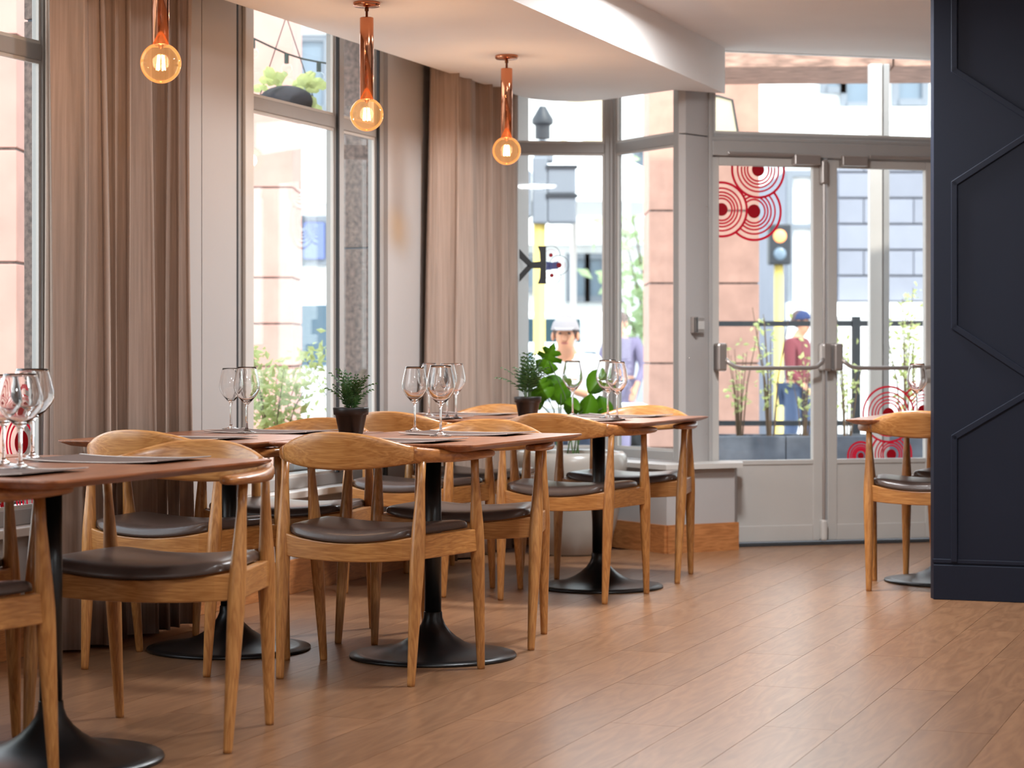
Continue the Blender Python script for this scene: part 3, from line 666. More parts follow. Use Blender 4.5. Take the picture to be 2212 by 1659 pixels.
# table against the wall, carried by a wall bracket instead of a base
tw = empty('dining_table', UV(9.14, -3.70), ROW, label='wooden table against the wall between the second window and the far curtain', category='table', group='wooden tables by the window wall')
for ch in tb0.children:
    if ch.name.split('.')[0] in ('tabletop', 'mounting_plate'): c = ch.copy(); C.objects.link(c); c.parent = tw
MB().tube([(-0.385, 0.2, 0.45), (-0.385, 0.2, 0.69), (0.1, 0.2, 0.69)], 0.012, 8).build('wall_bracket', M['black'], tw)
MB().tube([(-0.385, -0.2, 0.45), (-0.385, -0.2, 0.69), (0.1, -0.2, 0.69)], 0.012, 8).build('wall_bracket', M['black'], tw)
TZ = 0.738
# ---- placemats: dark card with a curled pale napkin edge
def placemat(u, v, label, w_=0.30, d_=0.40, curl=0.006, rz=ROW):
    t = thing('placemat', label, 'placemat', UV(u, v, TZ), rz, 'placemats on the tables')
    n = 10; vs = []; fs = []
    for i in range(n + 1):
        x = (i / n - .5) * d_; z = 0.0008 + curl * (abs(i / n - .5) * 2) ** 3
        vs += [(x, -w_ / 2, z), (x, w_ / 2, z), (x, -w_ / 2, z + .0012), (x, w_ / 2, z + .0012)]
    for i in range(n):
        a = i * 4; b = a + 4; fs += [(a, b, b + 1, a + 1), (a + 2, a + 3, b + 3, b + 2), (a, a + 2, b + 2, b), (a + 1, b + 1, b + 3, a + 3)]
    fs += [(0, 1, 3, 2), (n * 4, n * 4 + 2, n * 4 + 3, n * 4 + 1)]
    MB().add(vs, fs).build('mat', M['mat_paper'], t)
    for yy in (-w_ / 2, w_ / 2 - 0.012):
        m = MB()
        for i in range(n):
            q0, q1 = vs[i * 4 + 2], vs[i * 4 + 6]
            m.add([(q0[0], yy, q0[2] + .0002), (q1[0], yy, q1[2] + .0002), (q1[0], yy + .012, q1[2] + .0002), (q0[0], yy + .012, q0[2] + .0002), (q0[0], yy, q0[2] + .0016), (q1[0], yy, q1[2] + .0016), (q1[0], yy + .012, q1[2] + .0016), (q0[0], yy + .012, q0[2] + .0016)],
                  [(0, 1, 2, 3), (4, 7, 6, 5), (0, 4, 5, 1), (3, 2, 6, 7), (0, 3, 7, 4), (1, 5, 6, 2)])
        m.build('border', M['napkin'], t, label='pale edge of the placemat')
    return t
for u, v, lb in ((6.47, -2.80, 'dark placemat at the near end of the middle table'), (7.12, -2.80, 'dark placemat with a curled pale edge at the far end of the middle table'),
                 (6.40, -3.53, 'dark placemat under the pair of glasses on the table before the tall curtain'), (7.06, -3.53, 'dark placemat behind the small potted palm'),
                 (4.42, -2.98, 'dark placemat under the near glass at the left edge'), (5.04, -2.98, 'brown placemat at the far end of the nearest table'),
                 (8.78, -2.95, 'placemat under the glasses on the table near the doors'), (9.40, -2.95, 'pale edged placemat at the far end of the table near the doors'),
                 (8.82, -3.70, 'placemat on the near end of the table under the far curtain'), (9.46, -3.70, 'pale edged placemat on the far end of the table under the far curtain')):
    placemat(u, v, lb)
# ---- wine glasses
def glass_mesh():
    s = 1.0
    outer = [(0.0005, 0.0), (0.034, 0.0), (0.0365, 0.001), (0.034, 0.0025), (0.018, 0.006), (0.007, 0.012), (0.0045, 0.02), (0.0038, 0.05), (0.0040, 0.085), (0.006, 0.098), (0.016, 0.108), (0.031, 0.124), (0.0425, 0.142), (0.0470, 0.156), (0.0460, 0.172), (0.0410, 0.196), (0.0350, 0.220), (0.0335, 0.228)]
    inner = [(0.0325, 0.228), (0.034, 0.220), (0.0398, 0.196), (0.0447, 0.172), (0.0457, 0.156), (0.0412, 0.143), (0.0298, 0.1258), (0.015, 0.1108), (0.0005, 0.106)]
    return MB().lathe(outer + inner, 40)
g0 = None
def wine(px, py, label, sx=1.0, sz=1.0, group='empty wine glasses on the tables'):
    global g0
    p = at(px, py, TZ + 0.002)
    if g0 is None:
        g0 = o = glass_mesh().build('wine_glass', M['crystal'], None, 'all')
    else:
        o = g0.copy(); C.objects.link(o)
    o.location = p; o.scale = (sx, sx, sz); tag(o, label, 'wine glass', group); return o
wine(499, 927, 'left wine glass of the pair on the table before the tall curtain', 0.95, 1.0)
wine(533, 935, 'right wine glass of the pair on the table before the tall curtain', 1.0, 1.03)
wine(896, 932, 'left wine glass of the near pair in the middle, wide bowl', 1.0, 1.03)
wine(952, 942, 'nearest wine glass in the middle of the picture, largest bowl', 1.06, 1.06)
wine(985, 904, 'slim wine glass just right of the near pair, on the far table', 0.88, 1.05)
wine(966, 905, 'wine glass hidden behind the largest one, on the far table', 0.9, 1.05)
wine(927, 899, 'wine glass between and behind the near pair, on the far table', 0.9, 1.05)
wine(1237, 899, 'wine glass in front of the green leaves, left of the pair by the bay window', 1.0, 1.1)
wine(1313, 903, 'left wine glass of the pair in front of the bay window mullion', 1.12, 1.12)
wine(1333, 907, 'right wine glass of the pair in front of the bay window mullion', 0.98, 1.09)
wine(44, 1012, 'nearest wine glass at the left edge, large and blurred', 1.2, 1.02)
wine(70, 992, 'wine glass just behind the nearest one at the left edge', 1.25, 1.06)
wine(8, 1004, 'wine glass cut off by the left edge of the picture', 1.0, 1.0)
wine(1981, 903, 'wine glass beside the navy partition, in front of the glass door', 0.95, 1.05)
# ---- small potted palms on the tables
def palm_pot(loc, label, r0, r1, h, fh, seed, nf=24):
    rnd = random.Random(seed); t = thing('potted_palm', label, 'potted plant', loc, 0, 'small potted palms')
    MB().lathe([(r0 * .9, 0), (r0, .002), (r0 + (r1 - r0) * .72, h * .72), (r1 * 0.965, h * .73), (r1 + .001, h * .735), (r1 + .003, h - .002), (r1 + .002, h), (r1 - .001, h), (r1 - .004, h * .93), (0.001, h * .92)], 32).build('pot', M['potblack'], t, 'all')
    MB().lathe([(r1 - .005, h * .9), (r1 - .006, h * .935), (0.001, h * .945)], 20).build('soil', M['soil'], t, 'all')
    st = MB()
    for k in range(6):
        a = k * 1.05; st.tube([(0.012 * math.cos(a), 0.012 * math.sin(a), h * .93), (0.016 * math.cos(a), 0.016 * math.sin(a), h + fh * .45)], [0.003, 0.002], 5)
    st.build('stems', M['stem'], t)
    for k in range(nf):
        a = k * 2.399 + rnd.uniform(-.3, .3); lean = rnd.uniform(0.08, 1.0); L = fh * rnd.uniform(.5, .82); z0 = h + fh * rnd.uniform(.12, .5)
        m = MB(); pts = []; 
        for i in range(8):
            f = i / 7; th = lean * (0.4 + 1.0 * f)
            pts.append((pts[-1] if pts else Vector((0, 0, 0))) + (Vector((math.sin(th), 0, math.cos(th))) * L / 7 if pts else Vector((0, 0, 0))))
        m.tube(pts, [0.0012] * 8, 4)
        for i in range(1, 8):
            for s in (-1, 1):
                p = pts[i]; d = (pts[i] - pts[i - 1]).normalized(); o = Vector((0, s, 0)); ll = L * (0.5 - 0.035 * i) ; tip = p + d * ll * .5 + o * ll * .72 + Vector((0, 0, -ll * .22)); wd = 0.0046
                mid = (p + tip) / 2 + Vector((0, 0, 0.004)); sd = d * wd
                m.add([p, mid + sd, tip, mid - sd, mid + Vector((0, 0, .0015))], [(0, 1, 4), (1, 2, 4), (2, 3, 4), (3, 0, 4)])
        o = m.build('frond', M['palm'], t, loc=(0.01 * math.cos(a), 0.01 * math.sin(a), z0 - .03), rotz=a)
    return t
palm_pot(at(758, 938, TZ), 'small palm in a black plastic pot on the middle tables', 0.042, 0.0605, 0.094, 0.135, 4)
palm_pot(at(1140, 903, TZ), 'small palm in a dark pot on the far tables, in front of the bay window', 0.040, 0.0575, 0.094, 0.185, 9, 28)
# ---- big stone pot with a monstera in the bay
mp = thing('potted_monstera', 'large rounded grey pot with green monstera leaves in the bay window corner', 'potted plant', (0.30, 11.16, 0))
MB().lathe([(0.185, 0), (0.20, 0.01), (0.235, 0.15), (0.268, 0.30), (0.288, 0.42), (0.292, 0.47), (0.285, 0.505), (0.268, 0.522), (0.252, 0.515), (0.245, 0.49), (0.235, 0.45), (0.001, 0.44)], 48).build('pot', M['concrete'], mp, 'all')
MB().lathe([(0.236, 0.44), (0.236, 0.458), (0.001, 0.468)], 32).build('soil', M['soil'], mp, 'all')
def leaf_shape(kind):
    if kind == 0:      # split leaf
        h_ = [(0, -.5), (.16, -.56), (.34, -.42), (.46, -.2), (.30, -.10), (.20, -.08), (.32, -.02), (.48, .0), (.46, .16), (.24, .10), (.16, .13), (.28, .2), (.38, .3), (.28, .40), (.12, .28), (.08, .3), (.14, .42), (.06, .54), (0, .62)]
    else:
        h_ = [(0, -.42), (.14, -.52), (.32, -.46), (.45, -.26), (.48, -.02), (.42, .2), (.28, .4), (.12, .54), (0, .62)]
    return h_
for k, (px, py, sz, kind, roll, dy) in enumerate(((1184, 775, .145, 0, .35, .05), (1172, 838, .12, 0, -.5, -.02), (1212, 848, .12, 1, .6, .1), (1196, 828, .10, 1, -1.2, .16), (1290, 826, .125, 1, -2.4, .05), (1234, 878, .10, 1, 2.0, -.1), (1270, 878, .115, 1, .2, .0), (1303, 880, .11, 1, -.3, .12), (1158, 862, .10, 1, 2.8, .05))):
    p = pz(px, py, 11.16 + dy) - Vector((0.30, 11.16, 0)); h_ = leaf_shape(kind); sz *= 1.0; vs = []; fs = []
    for x, z in h_: vs += [(-x * sz, 0.10 * sz * abs(x) * 3, z * sz), (0, -0.06 * sz, z * sz * 0.9), (x * sz, 0.10 * sz * abs(x) * 3, z * sz)]
    for i in range(len(h_) - 1): a = i * 3; b = a + 3; fs += [(a, a + 1, b + 1, b), (a + 1, a + 2, b + 2, b + 1)]
    o = MB().add(vs, fs).build('leaf', M['monstera'], mp, True, loc=p); o.rotation_euler = (random.uniform(-.35, .35), roll, random.uniform(-.4, .4))
    md = o.modifiers.new('thick', 'SOLIDIFY'); md.thickness = 0.0012
    s0 = Vector((random.uniform(-.06, .06), random.uniform(-.05, .05), 0.46)); md_ = (s0 + p) / 2 + Vector((0, 0, .08)) + Vector(((p.x - s0.x) * -.15, 0, 0))
    MB().tube([s0, s0.lerp(md_, .6), md_, p], [.0045, .004, .0035, .003], 6).build('stem', M['stem'], mp, True)
# ---- pendants
def pendant(u, v, label):
    p = UV(u, v, 0); t = thing('pendant_lamp', label, 'pendant lamp', (p.x, p.y, 2.39), 0, 'copper pendants under the dropped ceiling')
    MB().lathe([(0.001, 0), (0.051, 0), (0.053, -.003), (0.053, -.012), (0.049, -.017), (0.012, -.019), (0.008, -.022), (0.001, -.023)], 32).build('canopy', M['copper'], t, 'all')
    MB().lathe([(0.008, -.018), (0.008, -.034), (0.005, -.036), (0.005, -.062), (0.001, -.063)], 12).build('swivel', M['darkcopper'], t, 'all')
    MB().lathe([(0.001, -.060), (0.0255, -.060), (0.0268, -.062), (0.0268, -.378), (0.0245, -.378), (0.0245, -.30), (0.001, -.30)], 32).build('tube', M['copper'], t, 'all')
    b = MB().lathe([(0.0165, -.365), (0.018, -.375), (0.022, -.382)] + [(0.0655 * math.sin(a), -.437 + 0.0655 * math.cos(a)) for a in [R(q) for q in range(28, 180, 8)]] + [(0.001, -.5025)], 36).build('bulb', M['amber'], t, 'all')
    MB().lathe([(0.013, -.30), (0.013, -.375), (0.008, -.385), (0.004, -.392), (0.001, -.392)], 12).build('socket', M['darkcopper'], b)
    f = MB()
    for k in range(6):
        a = k * PI / 3; f.tube([(0.009 * math.cos(a), 0.009 * math.sin(a), -.412), (0.014 * math.cos(a + .3), 0.014 * math.sin(a + .3), -.46)], 0.0022, 5)
    f.build('filament', M['filament'], b)
    ld = bpy.data.lights.new('bulb_light', 'POINT'); ld.energy = 5.2; ld.color = (1, 0.77, 0.60); ld.shadow_soft_size = 0.03
    lo = bpy.data.objects.new('bulb_light', ld); C.objects.link(lo); lo.location = (p.x, p.y, 2.39 - .44)
    return t
pendant(6.15, -3.475, 'leftmost copper pendant lamp with a glowing globe bulb, in front of the tall curtain')
pendant(7.75, -3.47, 'middle copper pendant lamp with a glowing globe bulb, in front of the second window')
pendant(9.35, -3.485, 'rightmost copper pendant lamp with a glowing globe bulb, round canopy fully showing')
# unseen fill lamps added to brighten the room, built as flat ceiling fittings
for k, p in enumerate((UV(1.2, -2.2), UV(1.2, 0.6), UV(4.2, 0.3), UV(3.6, -1.6), Vector((0.95, 9.28, 0)), Vector((0.75, 7.0, 0)))):
    pw = (28, 28, 24, 32, 88, 54)[k]; t = thing('fill_lamp', ('flat round fill lamp added behind the camera near the windows', 'flat round fill lamp added behind the camera away from the windows', 'flat round fill lamp added above the right of the open floor', 'flat round fill lamp added just in front of the camera', 'flat round fill lamp added out of view nearest the glass doors', 'flat round fill lamp added between the middle table and the navy partition')[k], 'fill lamp', (p.x, p.y, CEIL), 0, 'added fill lamps out of view')
    MB().lathe([(0.001, 0), (0.2, 0), (0.2, -.03), (0.19, -.04), (0.001, -.04)], 32).build('fill_lamp_shade', M['framelt'], t, 'all')
    area_lamp('fill_light', (p.x, p.y, CEIL - .06), 0.38, pw, (0.93, 0.97, 1.0))
# ============================================================ OUTSIDE
ST = -0.25
struct('ground', MB().prism([(-60, 4), (60, 4), (60, 120), (-60, 120)], ST - 0.3, ST), M['asphalt'])
tp = [UV(-3.5, -4.3), UV(11.3, -4.3), Vector((-0.2, 12.1, 0)), Vector((0.7, 12.1, 0)), D0 + DN * .12, DE + DN * .12, DE + DN * 3.0, Vector((0.5, 15.2, 0)), UV(14.5, -7.4), UV(-3.5, -7.4)]
struct('terrace', MB().prism([(p.x, p.y) for p in tp], ST, -0.012), M['paving'])
# stone-clad columns: every block an object
def block_column(name, label, x0, x1, y, dep, joints, z0, z1, m, base=None, wdt=None, grp=None):
    t = thing(name, label, 'column', ((x0 + x1) / 2, y, z0), 0, grp)
    W = x1 - x0; zs_ = [z0] + joints + [z1]
    MB().box(-W / 2 + .01, W / 2 - .01, .01, dep - .01, 0, z1 - z0).build('core', M['granite'], t)
    for k in range(len(zs_) - 1):
        a, b = zs_[k] - z0, zs_[k + 1] - z0
        MB().box(-W / 2, W / 2, 0, dep, a + .007, b - .007, c=0.004).build('stone_block', m, t)
    return t
block_column('stone_column', 'pink stone column outside the second window, lit by the sun', -2.45, pz(632, 600, 15.8).x, 15.8, 0.7, [0.93, 1.24, pz(0, 600, 15.8).z, pz(0, 405, 15.8).z, 2.88, 3.53], ST, 4.6, M['pinkpale'])
block_column('stone_column', 'pink stone column outside the first window at the left edge', pz(36, 0, 10.7).x - .9, pz(36, 0, 10.7).x, 10.7, 0.6, [0.35, 0.91, 1.47, 2.03, 2.59], ST, 3.6, M['pinkpale'])
xA, xB = pz(1402, 0, 16).x, pz(1640, 0, 16).x
block_column('stone_column', 'reddish stone column behind the left glass door and the narrow bay pane', xA, xB, 16, 0.7, [0.33, pz(0, 785, 16).z, pz(0, 612, 16).z, pz(0, 455, 16).z, 2.62, 3.15], ST, 3.9, M['pink'])
for k, (u0, u1, y1, joints, lb) in enumerate(((9.46, 10.7, 4.42, [0.3, 1.525], 'speckled brown granite pier behind the narrow pane of the second window'), (6.62, 7.8, 4.29, [0.9, 2.2], 'speckled brown granite pier seen through the first window'))):
    p = UV(u0, -4.19, ST); t = thing('granite_pier', lb, 'column', p, WL)
    zs_ = [ST] + joints + [2.6]
    for q in range(len(zs_) - 1): MB().box(0, u1 - u0, 0, y1 - 4.19, zs_[q] - ST + .004, zs_[q + 1] - ST - .004, c=0.003).build('stone_slab', M['granite'], t)
    MB().box(.01, u1 - u0 - .01, .004, y1 - 4.19 - .01, 0, 2.6 - ST).build('core', M['darkstone'], t)
bmz = 2.90
t = thing('stone_beam', 'rough pinkish stone beam spanning above the glass doors outside', 'beam', (1.0, 14.3, bmz), R(-3))
for k in range(3): MB().box(k * 1.5, k * 1.5 + 1.49, 0, 0.9, 0, 0.85, c=0.006).build('stone_block', M['beam'], t)
# free-standing post of the entrance screen
px_ = pz(1893, 0, 12.9).x
t = thing('entrance_post', 'grey painted steel post standing just outside the right glass door', 'post', (px_, 12.9, -0.012), R(5))
MB().box(-0.045, 0.028, -0.03, 0.03, 0, 2.75, c=0.003).build('post', M['framelt'], t); MB().box(0.036, 0.072, -0.03, 0.03, 0, 2.75, c=0.003).build('side_channel', M['frame'], t)
# cream signboard above the doors
q = [pz(a, b, 13.4) for a, b in ((1500, 205), (1552, 207), (1582, 216), (1598, 306), (1598, 330), (1500, 330))]; n = len(q)
t = thing('signboard', 'cream board with a dark edge hanging outside above the left door', 'sign', (q[0].x, 13.4, q[-1].z))
MB().add([(p.x - q[0].x, y, p.z - q[-1].z) for y in (0, .03) for p in q], [tuple(range(n)), tuple(range(2 * n - 1, n - 1, -1))] + [(k, (k + 1) % n, n + (k + 1) % n, n + k) for k in range(n)]).build('board', M['canvas'], t)
MB().tube([(p.x - q[0].x, -.004, p.z - q[-1].z) for p in q[:5]], .006, 6).build('edge_trim', M['signal'], t)
MB().tube([(0.1, .015, 0.3), (0.1, .015, 0.7), (0.1, .95, 0.72)], .01, 6).build('hanger', M['signal'], t)
# terrace railing and planters
def rail_fence(x0, x1, y, label):
    t = thing('terrace_railing', label, 'railing', (x0, y, -0.012)); L = x1 - x0
    for z in (pz(0, 697, y).z, pz(0, 912, y).z): MB().box(0, L, -.015, .015, z - .012, z + .022).build('rail', M['signal'], t)
    for xp in (0.0, L * .5, pz(1849, 0, y).x - x0, L): MB().box(xp - .026, xp + .026, -.026, .026, 0, pz(0, 680, y).z).build('post', M['signal'], t)
    return t
rail_fence(pz(1480, 0, 14.4).x, pz(2120, 0, 14.4).x, 14.4, 'black terrace railing outside the glass doors')
t = thing('planter_box', 'long dark slate planter outside the glass doors', 'planter', (pz(1480, 0, 13.8).x, 13.7, -.012))
Lp = pz(2120, 0, 13.8).x - pz(1480, 0, 13.8).x; zt = pz(0, 937, 13.8).z
for k in range(3): MB().box(k * Lp / 3 + .003, (k + 1) * Lp / 3 - .003, 0, .04, 0, zt, c=.004).build('slab', M['darkstone'], t)
MB().box(0, Lp, .04, .36, 0, zt - .04).build('soil_bed', M['soil'], t); MB().box(0, Lp, .36, .40, 0, zt).build('back_slab', M['darkstone'], t)
t = thing('planter_box', 'long low planter outside the second window under the green shrubs', 'planter', UV(7.4, -4.95, -.012), WL)
MB().box(0, 5.5, 0, .4, 0, .42, c=.005).build('trough', M['framelt'], t); MB().box(.03, 5.47, .03, .37, .40, .43).build('soil_bed', M['soil'], t)
t = thing('planter_box', 'planter outside the first window with pale green plants', 'planter', UV(3.0, -4.95, -.012), WL)
MB().box(0, 3.4, 0, .4, 0, .42, c=.005).build('trough', M['framelt'], t); MB().box(.03, 3.37, .03, .37, .40, .43).build('soil_bed', M['soil'], t)
def shrub(loc, h, r, nl, ns, label, seed, m='leafy', leaf=0.032, name='shrub', up=0.35, grp=None, lw=0.5):
    rnd = random.Random(seed); t = thing(name, label, 'shrub' if name == 'shrub' else 'tree', loc, 0, grp); st = MB(); tips = []
    for k in range(ns):
        a = rnd.uniform(0, 2 * PI); rr = r * rnd.uniform(.3, 1); hh = h * rnd.uniform(.6, 1); p1 = Vector((rr * .4 * math.cos(a), rr * .4 * math.sin(a), hh * .5)); p2 = Vector((rr * math.cos(a), rr * math.sin(a), hh))
        st.tube([(0.02 * math.cos(a), 0.02 * math.sin(a), 0), p1, p2], [h * .007, h * .005, h * .002], 5); tips.append((p1, p2))
    st.build('stems', M['twig'], t)
    lf = MB()
    for k in range(nl):
        p1, p2 = rnd.choice(tips); f = rnd.uniform(-.4, 1.05); p = p1.lerp(p2, f) + Vector((rnd.gauss(0, r * .14), rnd.gauss(0, r * .14), rnd.gauss(0, h * .04)))
        d = Vector((rnd.gauss(0, 1), rnd.gauss(0, 1), rnd.gauss(up, .6))).normalized(); s = d.cross(Vector((rnd.gauss(0, 1), rnd.gauss(0, 1), rnd.gauss(0, 1)))).normalized(); L = leaf * rnd.uniform(.6, 1.3)
        nn = d.cross(s) * L * .12
        lf.add([p, p + d * L * .5 + s * L * lw * .5 + nn, p + d * L, p + d * L * .5 - s * L * lw * .5 + nn, p + d * L * .5], [(0, 1, 4), (1, 2, 4), (2, 3, 4), (3, 0, 4)])
    o = lf.build('foliage', M[m], t); o['kind'] = 'stuff'
    return t
for k, (u, h, r, lb) in enumerate(((9.5, .62, .34, 'low pale green shrub at the left side of the second window'), (10.3, .66, .34, 'bright green bushy shrub in the middle of the second window'), (11.3, .72, .36, 'tall yellow green shrub at the right of the second window'), (12.3, .72, .34, 'yellow green shrub farthest along the planter behind the second window'))):
    shrub(UV(u, -5.15, .42), h, r, 620, 9, lb, 20 + k, leaf=.055, grp=None)
for k, (u, h, lb) in enumerate(((5.6, .8, 'leafy green shrub outside the first window'), (6.15, .95, 'tall leafy shrub at the far end of the planter outside the first window'))):
    shrub(UV(u, -5.15, .42), h, .3, 420, 8, lb, 40 + k, leaf=.055)
for k, (px, hy, lb) in enumerate(((1597, 690, 'spindly twiggy shrub behind the left glass door'), (1665, 640, 'thin shrub in front of the yellow pole behind the left door'), (1735, 730, 'thin shrub near the meeting edge of the two doors'), (1830, 700, 'leafy shrub by the black railing post behind the right door'), (1955, 620, 'tall leafy shrub behind the right door beside the partition'))):
    p = pz(px, 940, 13.9); top = pz(px, hy, 13.9).z; shrub((p.x, 13.9, zt - .05), top - zt + .05, .17, (85, 70, 80, 130, 300)[k], 7, lb, 60 + k, leaf=.045)
# hanging basket and festoon lights
hb = UV(10.05, -4.95, 0); zc = 2.33
t = thing('hanging_basket', 'black hanging basket of trailing green leaves outside the top of the second window', 'hanging planter', (hb.x, hb.y, zc))
bk = MB().ball((0, 0, -.02), .145, .13, .085, 16); bk.build('basket', M['basket'], t, 'all')
rnd = random.Random(3); lf = 0
for k in range(34):
    a = rnd.uniform(0, 2 * PI); L = rnd.uniform(.05, .085); r0 = rnd.uniform(.02, .15)
    d = Vector((math.cos(a), math.sin(a) * .6, rnd.uniform(-.5, .9))).normalized(); s = d.cross(Vector((0, 1, .2))).normalized(); p = Vector((r0 * math.cos(a), r0 * math.sin(a) * .8, .045 + rnd.uniform(-.01, .06)))
    if k > 26: p = Vector((.13 + rnd.uniform(-.02, .03), -.03, rnd.uniform(-.08, .04))); d = Vector((.3, 0, -1)).normalized(); s = Vector((1, 0, .3))
    MB().add([(0, 0, 0), d * L * .35 + s * L * .34, d * L * .75 + s * L * .28, d * L, d * L * .75 - s * L * .28, d * L * .35 - s * L * .34, d * L * .5 + Vector((0, -.006, 0))], [(0, 1, 6), (1, 2, 6), (2, 3, 6), (3, 4, 6), (4, 5, 6), (5, 0, 6)]).build('leaf', M['leafy'], t, loc=p)
MB().tube([(-.14, 0, .0), (0, 0, .42)], .003, 5).build('hanging_cord', M['signal'], t); MB().tube([(0, 0, .42), (0.62 * CS, -0.62 * SN, .45)], .006, 6).build('wall_bracket', M['signal'], t); MB().tube([(.14, 0, .0), (0, 0, .42)], .003, 5).build('hanging_cord', M['signal'], t)
fs_ = UV(9.7, -4.75, 0)
t = thing('festoon_lights', 'string of green cords and clear outdoor bulbs across the top of the second window', 'string lights', (fs_.x, fs_.y, 2.55))
pts = [Vector((x, y, 0.10 * ((x / .9) ** 2) * 0 + z)) for x, y, z in [( (-.25 + .07 * i) * 1.0, (-.2 + .12 * i), .02 + .05 * math.cos(i * .9) * .3 - .01 * i) for i in range(12)]]
MB().tube(pts, .005, 5).build('cord', M['cordgreen'], t)
for i in range(1, 12, 2):
    MB().tube([pts[i], pts[i] + Vector((0, 0, -.05))], .012, 7).build('lamp_holder', M['cordgreen'], t); MB().ball(pts[i] + Vector((0, 0, -.075)), .028, n=8).build('bulb', M['pane'], t, 'all')
# traffic signals
def signal(px, y, ztop_px, zhead0, zhead1, label, back=True, wpx=26):
    x = pz(px, 0, y).x; r = wpx / 2 * y / FPX; t = thing('traffic_signal', label, 'traffic light', (x, y, ST))
    z1, z0 = pz(0, zhead0, y).z - ST, pz(0, zhead1, y).z - ST
    MB().lathe([(r * 1.5, 0), (r * 1.5, .05), (r, .08), (r, z0 + .02)], 16).build('yellow_pole', M['yellow'], t, 'all')
    MB().lathe([(r * .95, z0), (r * .95, z1 + .1)], 12).build('upper_pole', M['signalgrey'], t, 'all')
    return t, z0, z1
t, z0, z1 = signal(1165, 20, 0, 340, 484, 'yellow traffic signal pole with grey housings seen through the bay window')
for q, (a, b) in enumerate(((362, 421), (424, 483))):
    za, zb = pz(0, b, 20).z - ST, pz(0, a, 20).z - ST
    MB().box(.075, .335, -.1, .1, za, zb, c=.02).build('signal_head', M['signalgrey'], t); MB().box(.06, .35, -.115, -.1, zb - .02, zb + .015, c=.004).build('visor', M['signal'], t)
MB().box(-.065, .075, -.1, .1, z0, z1, c=.02).build('signal_mount', M['signalgrey'], t)
MB().box(-.17, -.07, -.1, .1, pz(0, 470, 20).z - ST, pz(0, 370, 20).z - ST, c=.02).build('signal_head', M['signalgrey'], t)
zz = pz(0, 300, 20).z - ST
MB().box(-.05, .13, -.09, .09, zz - .22, zz - .02, c=.02).build('bracket_box', M['signalgrey'], t); MB().lathe([(.07, zz), (.07, zz + .12), (.10, zz + .14), (.10, zz + .18), (.03, zz + .3)], 12, Matrix.Translation((.03, 0, 0))).build('top_lamp', M['signal'], t, True); MB().tube([(0, 0, z1), (.03, 0, zz)], .03, 8).build('neck', M['signalgrey'], t)
t, z0, z1 = signal(1682, 25, 0, 500, 572, 'yellow traffic signal pole with a dark lamp head behind the left glass door', wpx=20)
MB().box(-.12, .13, -.12, .12, z0, z1 + .08, c=.02).build('signal_head', M['signal'], t)
for zq, mm in ((z1 - .06, emit('amber_lamp', (1, .35, .12), 1.6)), (z0 + .12, M['bglass'])): MB().ball((0, -.12, zq), .075, .03, .075, 10).build('lamp_lens', mm, t, 'all')
# buildings
def facade(name, label, x0, x1, y, z1, m, wins=(), ledges=(), rot=0, dep=6):
    t = thing(name, label, 'building', (x0, y, ST), rot); L = x1 - x0
    MB().box(0, L, 0, dep, 0, z1 - ST).build('wall', m, t)
    for (a, b, c, d) in wins:
        f = MB().box(a - x0 - .12, a - x0, -.1, .0, c - ST - .12, d - ST + .12).box(b - x0, b - x0 + .12, -.1, 0, c - ST - .12, d - ST + .12).box(a - x0, b - x0, -.1, 0, d - ST, d - ST + .12).box(a - x0, b - x0, -.14, 0, c - ST - .12, c - ST).build('window', M['bwhite'] if m is not M['bwhite'] else M['signalgrey'], t)
        MB().box(a - x0, b - x0, -.03, -.005, c - ST, d - ST).build('pane', M['bglass'], f)
    for (a, b, z) in ledges: MB().box(a - x0, b - x0, -.25, 0, z - ST, z - ST + .22).build('ledge', M['bwhite'], t)
    return t
def W(px0, px1, py0, py1, y): a = pz(px0, py1, y); b = pz(px1, py0, y); return (a.x, b.x, a.z, b.z)
Y1 = 42
facade('white_building', 'long white building across the street behind the second window', pz(-250, 0, Y1).x, pz(1120, 0, Y1).x, Y1, 9.5, M['bwhite'], [W(655, 705, 480, 560, Y1), W(560, 600, 480, 560, Y1), W(650, 700, 90, 230, Y1), W(-60, 20, 300, 480, Y1)], [(pz(500, 0, Y1).x, pz(1100, 0, Y1).x, pz(0, 440, Y1).z), (pz(500, 0, Y1).x, pz(1100, 0, Y1).x, pz(0, 60, Y1).z)])
t = thing('shop_sign', 'blue shop sign panel on the far white building', 'sign', pz(690, 520, Y1 - .2) + Vector((-.3, 0, 0)))
MB().box(0, .4, 0, .05, -.35, .35, c=.01).build('panel', mat('blue_sign', (104, 118, 172), .5), t); MB().box(-.1, .0, .0, .04, -.5, .5).build('side_strip', M['carglass'], t)
Y2 = 46
facade('pale_building', 'pale building with tall windows across the street behind the bay window', pz(1120, 0, Y2).x, pz(1560, 0, Y2).x, Y2, 8.2, M['bwhite'], [W(1235, 1262, 560, 640, Y2), W(1275, 1300, 560, 640, Y2), W(1380, 1450, 330, 375, Y2), W(1140, 1160, 560, 620, Y2)], [(pz(1120, 0, Y2).x, pz(1560, 0, Y2).x, pz(0, 530, Y2).z)])
Y3 = 27.0
xg0 = pz(1700, 0, Y3).x
t = facade('grey_stone_building', 'blue grey building of large stone blocks behind the right glass door', xg0, xg0 + 7, Y3 + .1, pz(0, 366, Y3).z, M['bgrey'], [], [(xg0, xg0 + 7, pz(0, 692, Y3).z)])
MB().box(0, 7, -.3, 0, 0, pz(0, 700, Y3).z - ST).build('plinth', M['bwhite'], t)
a, b, c, d = W(1712, 1756, 382, 668, Y3)
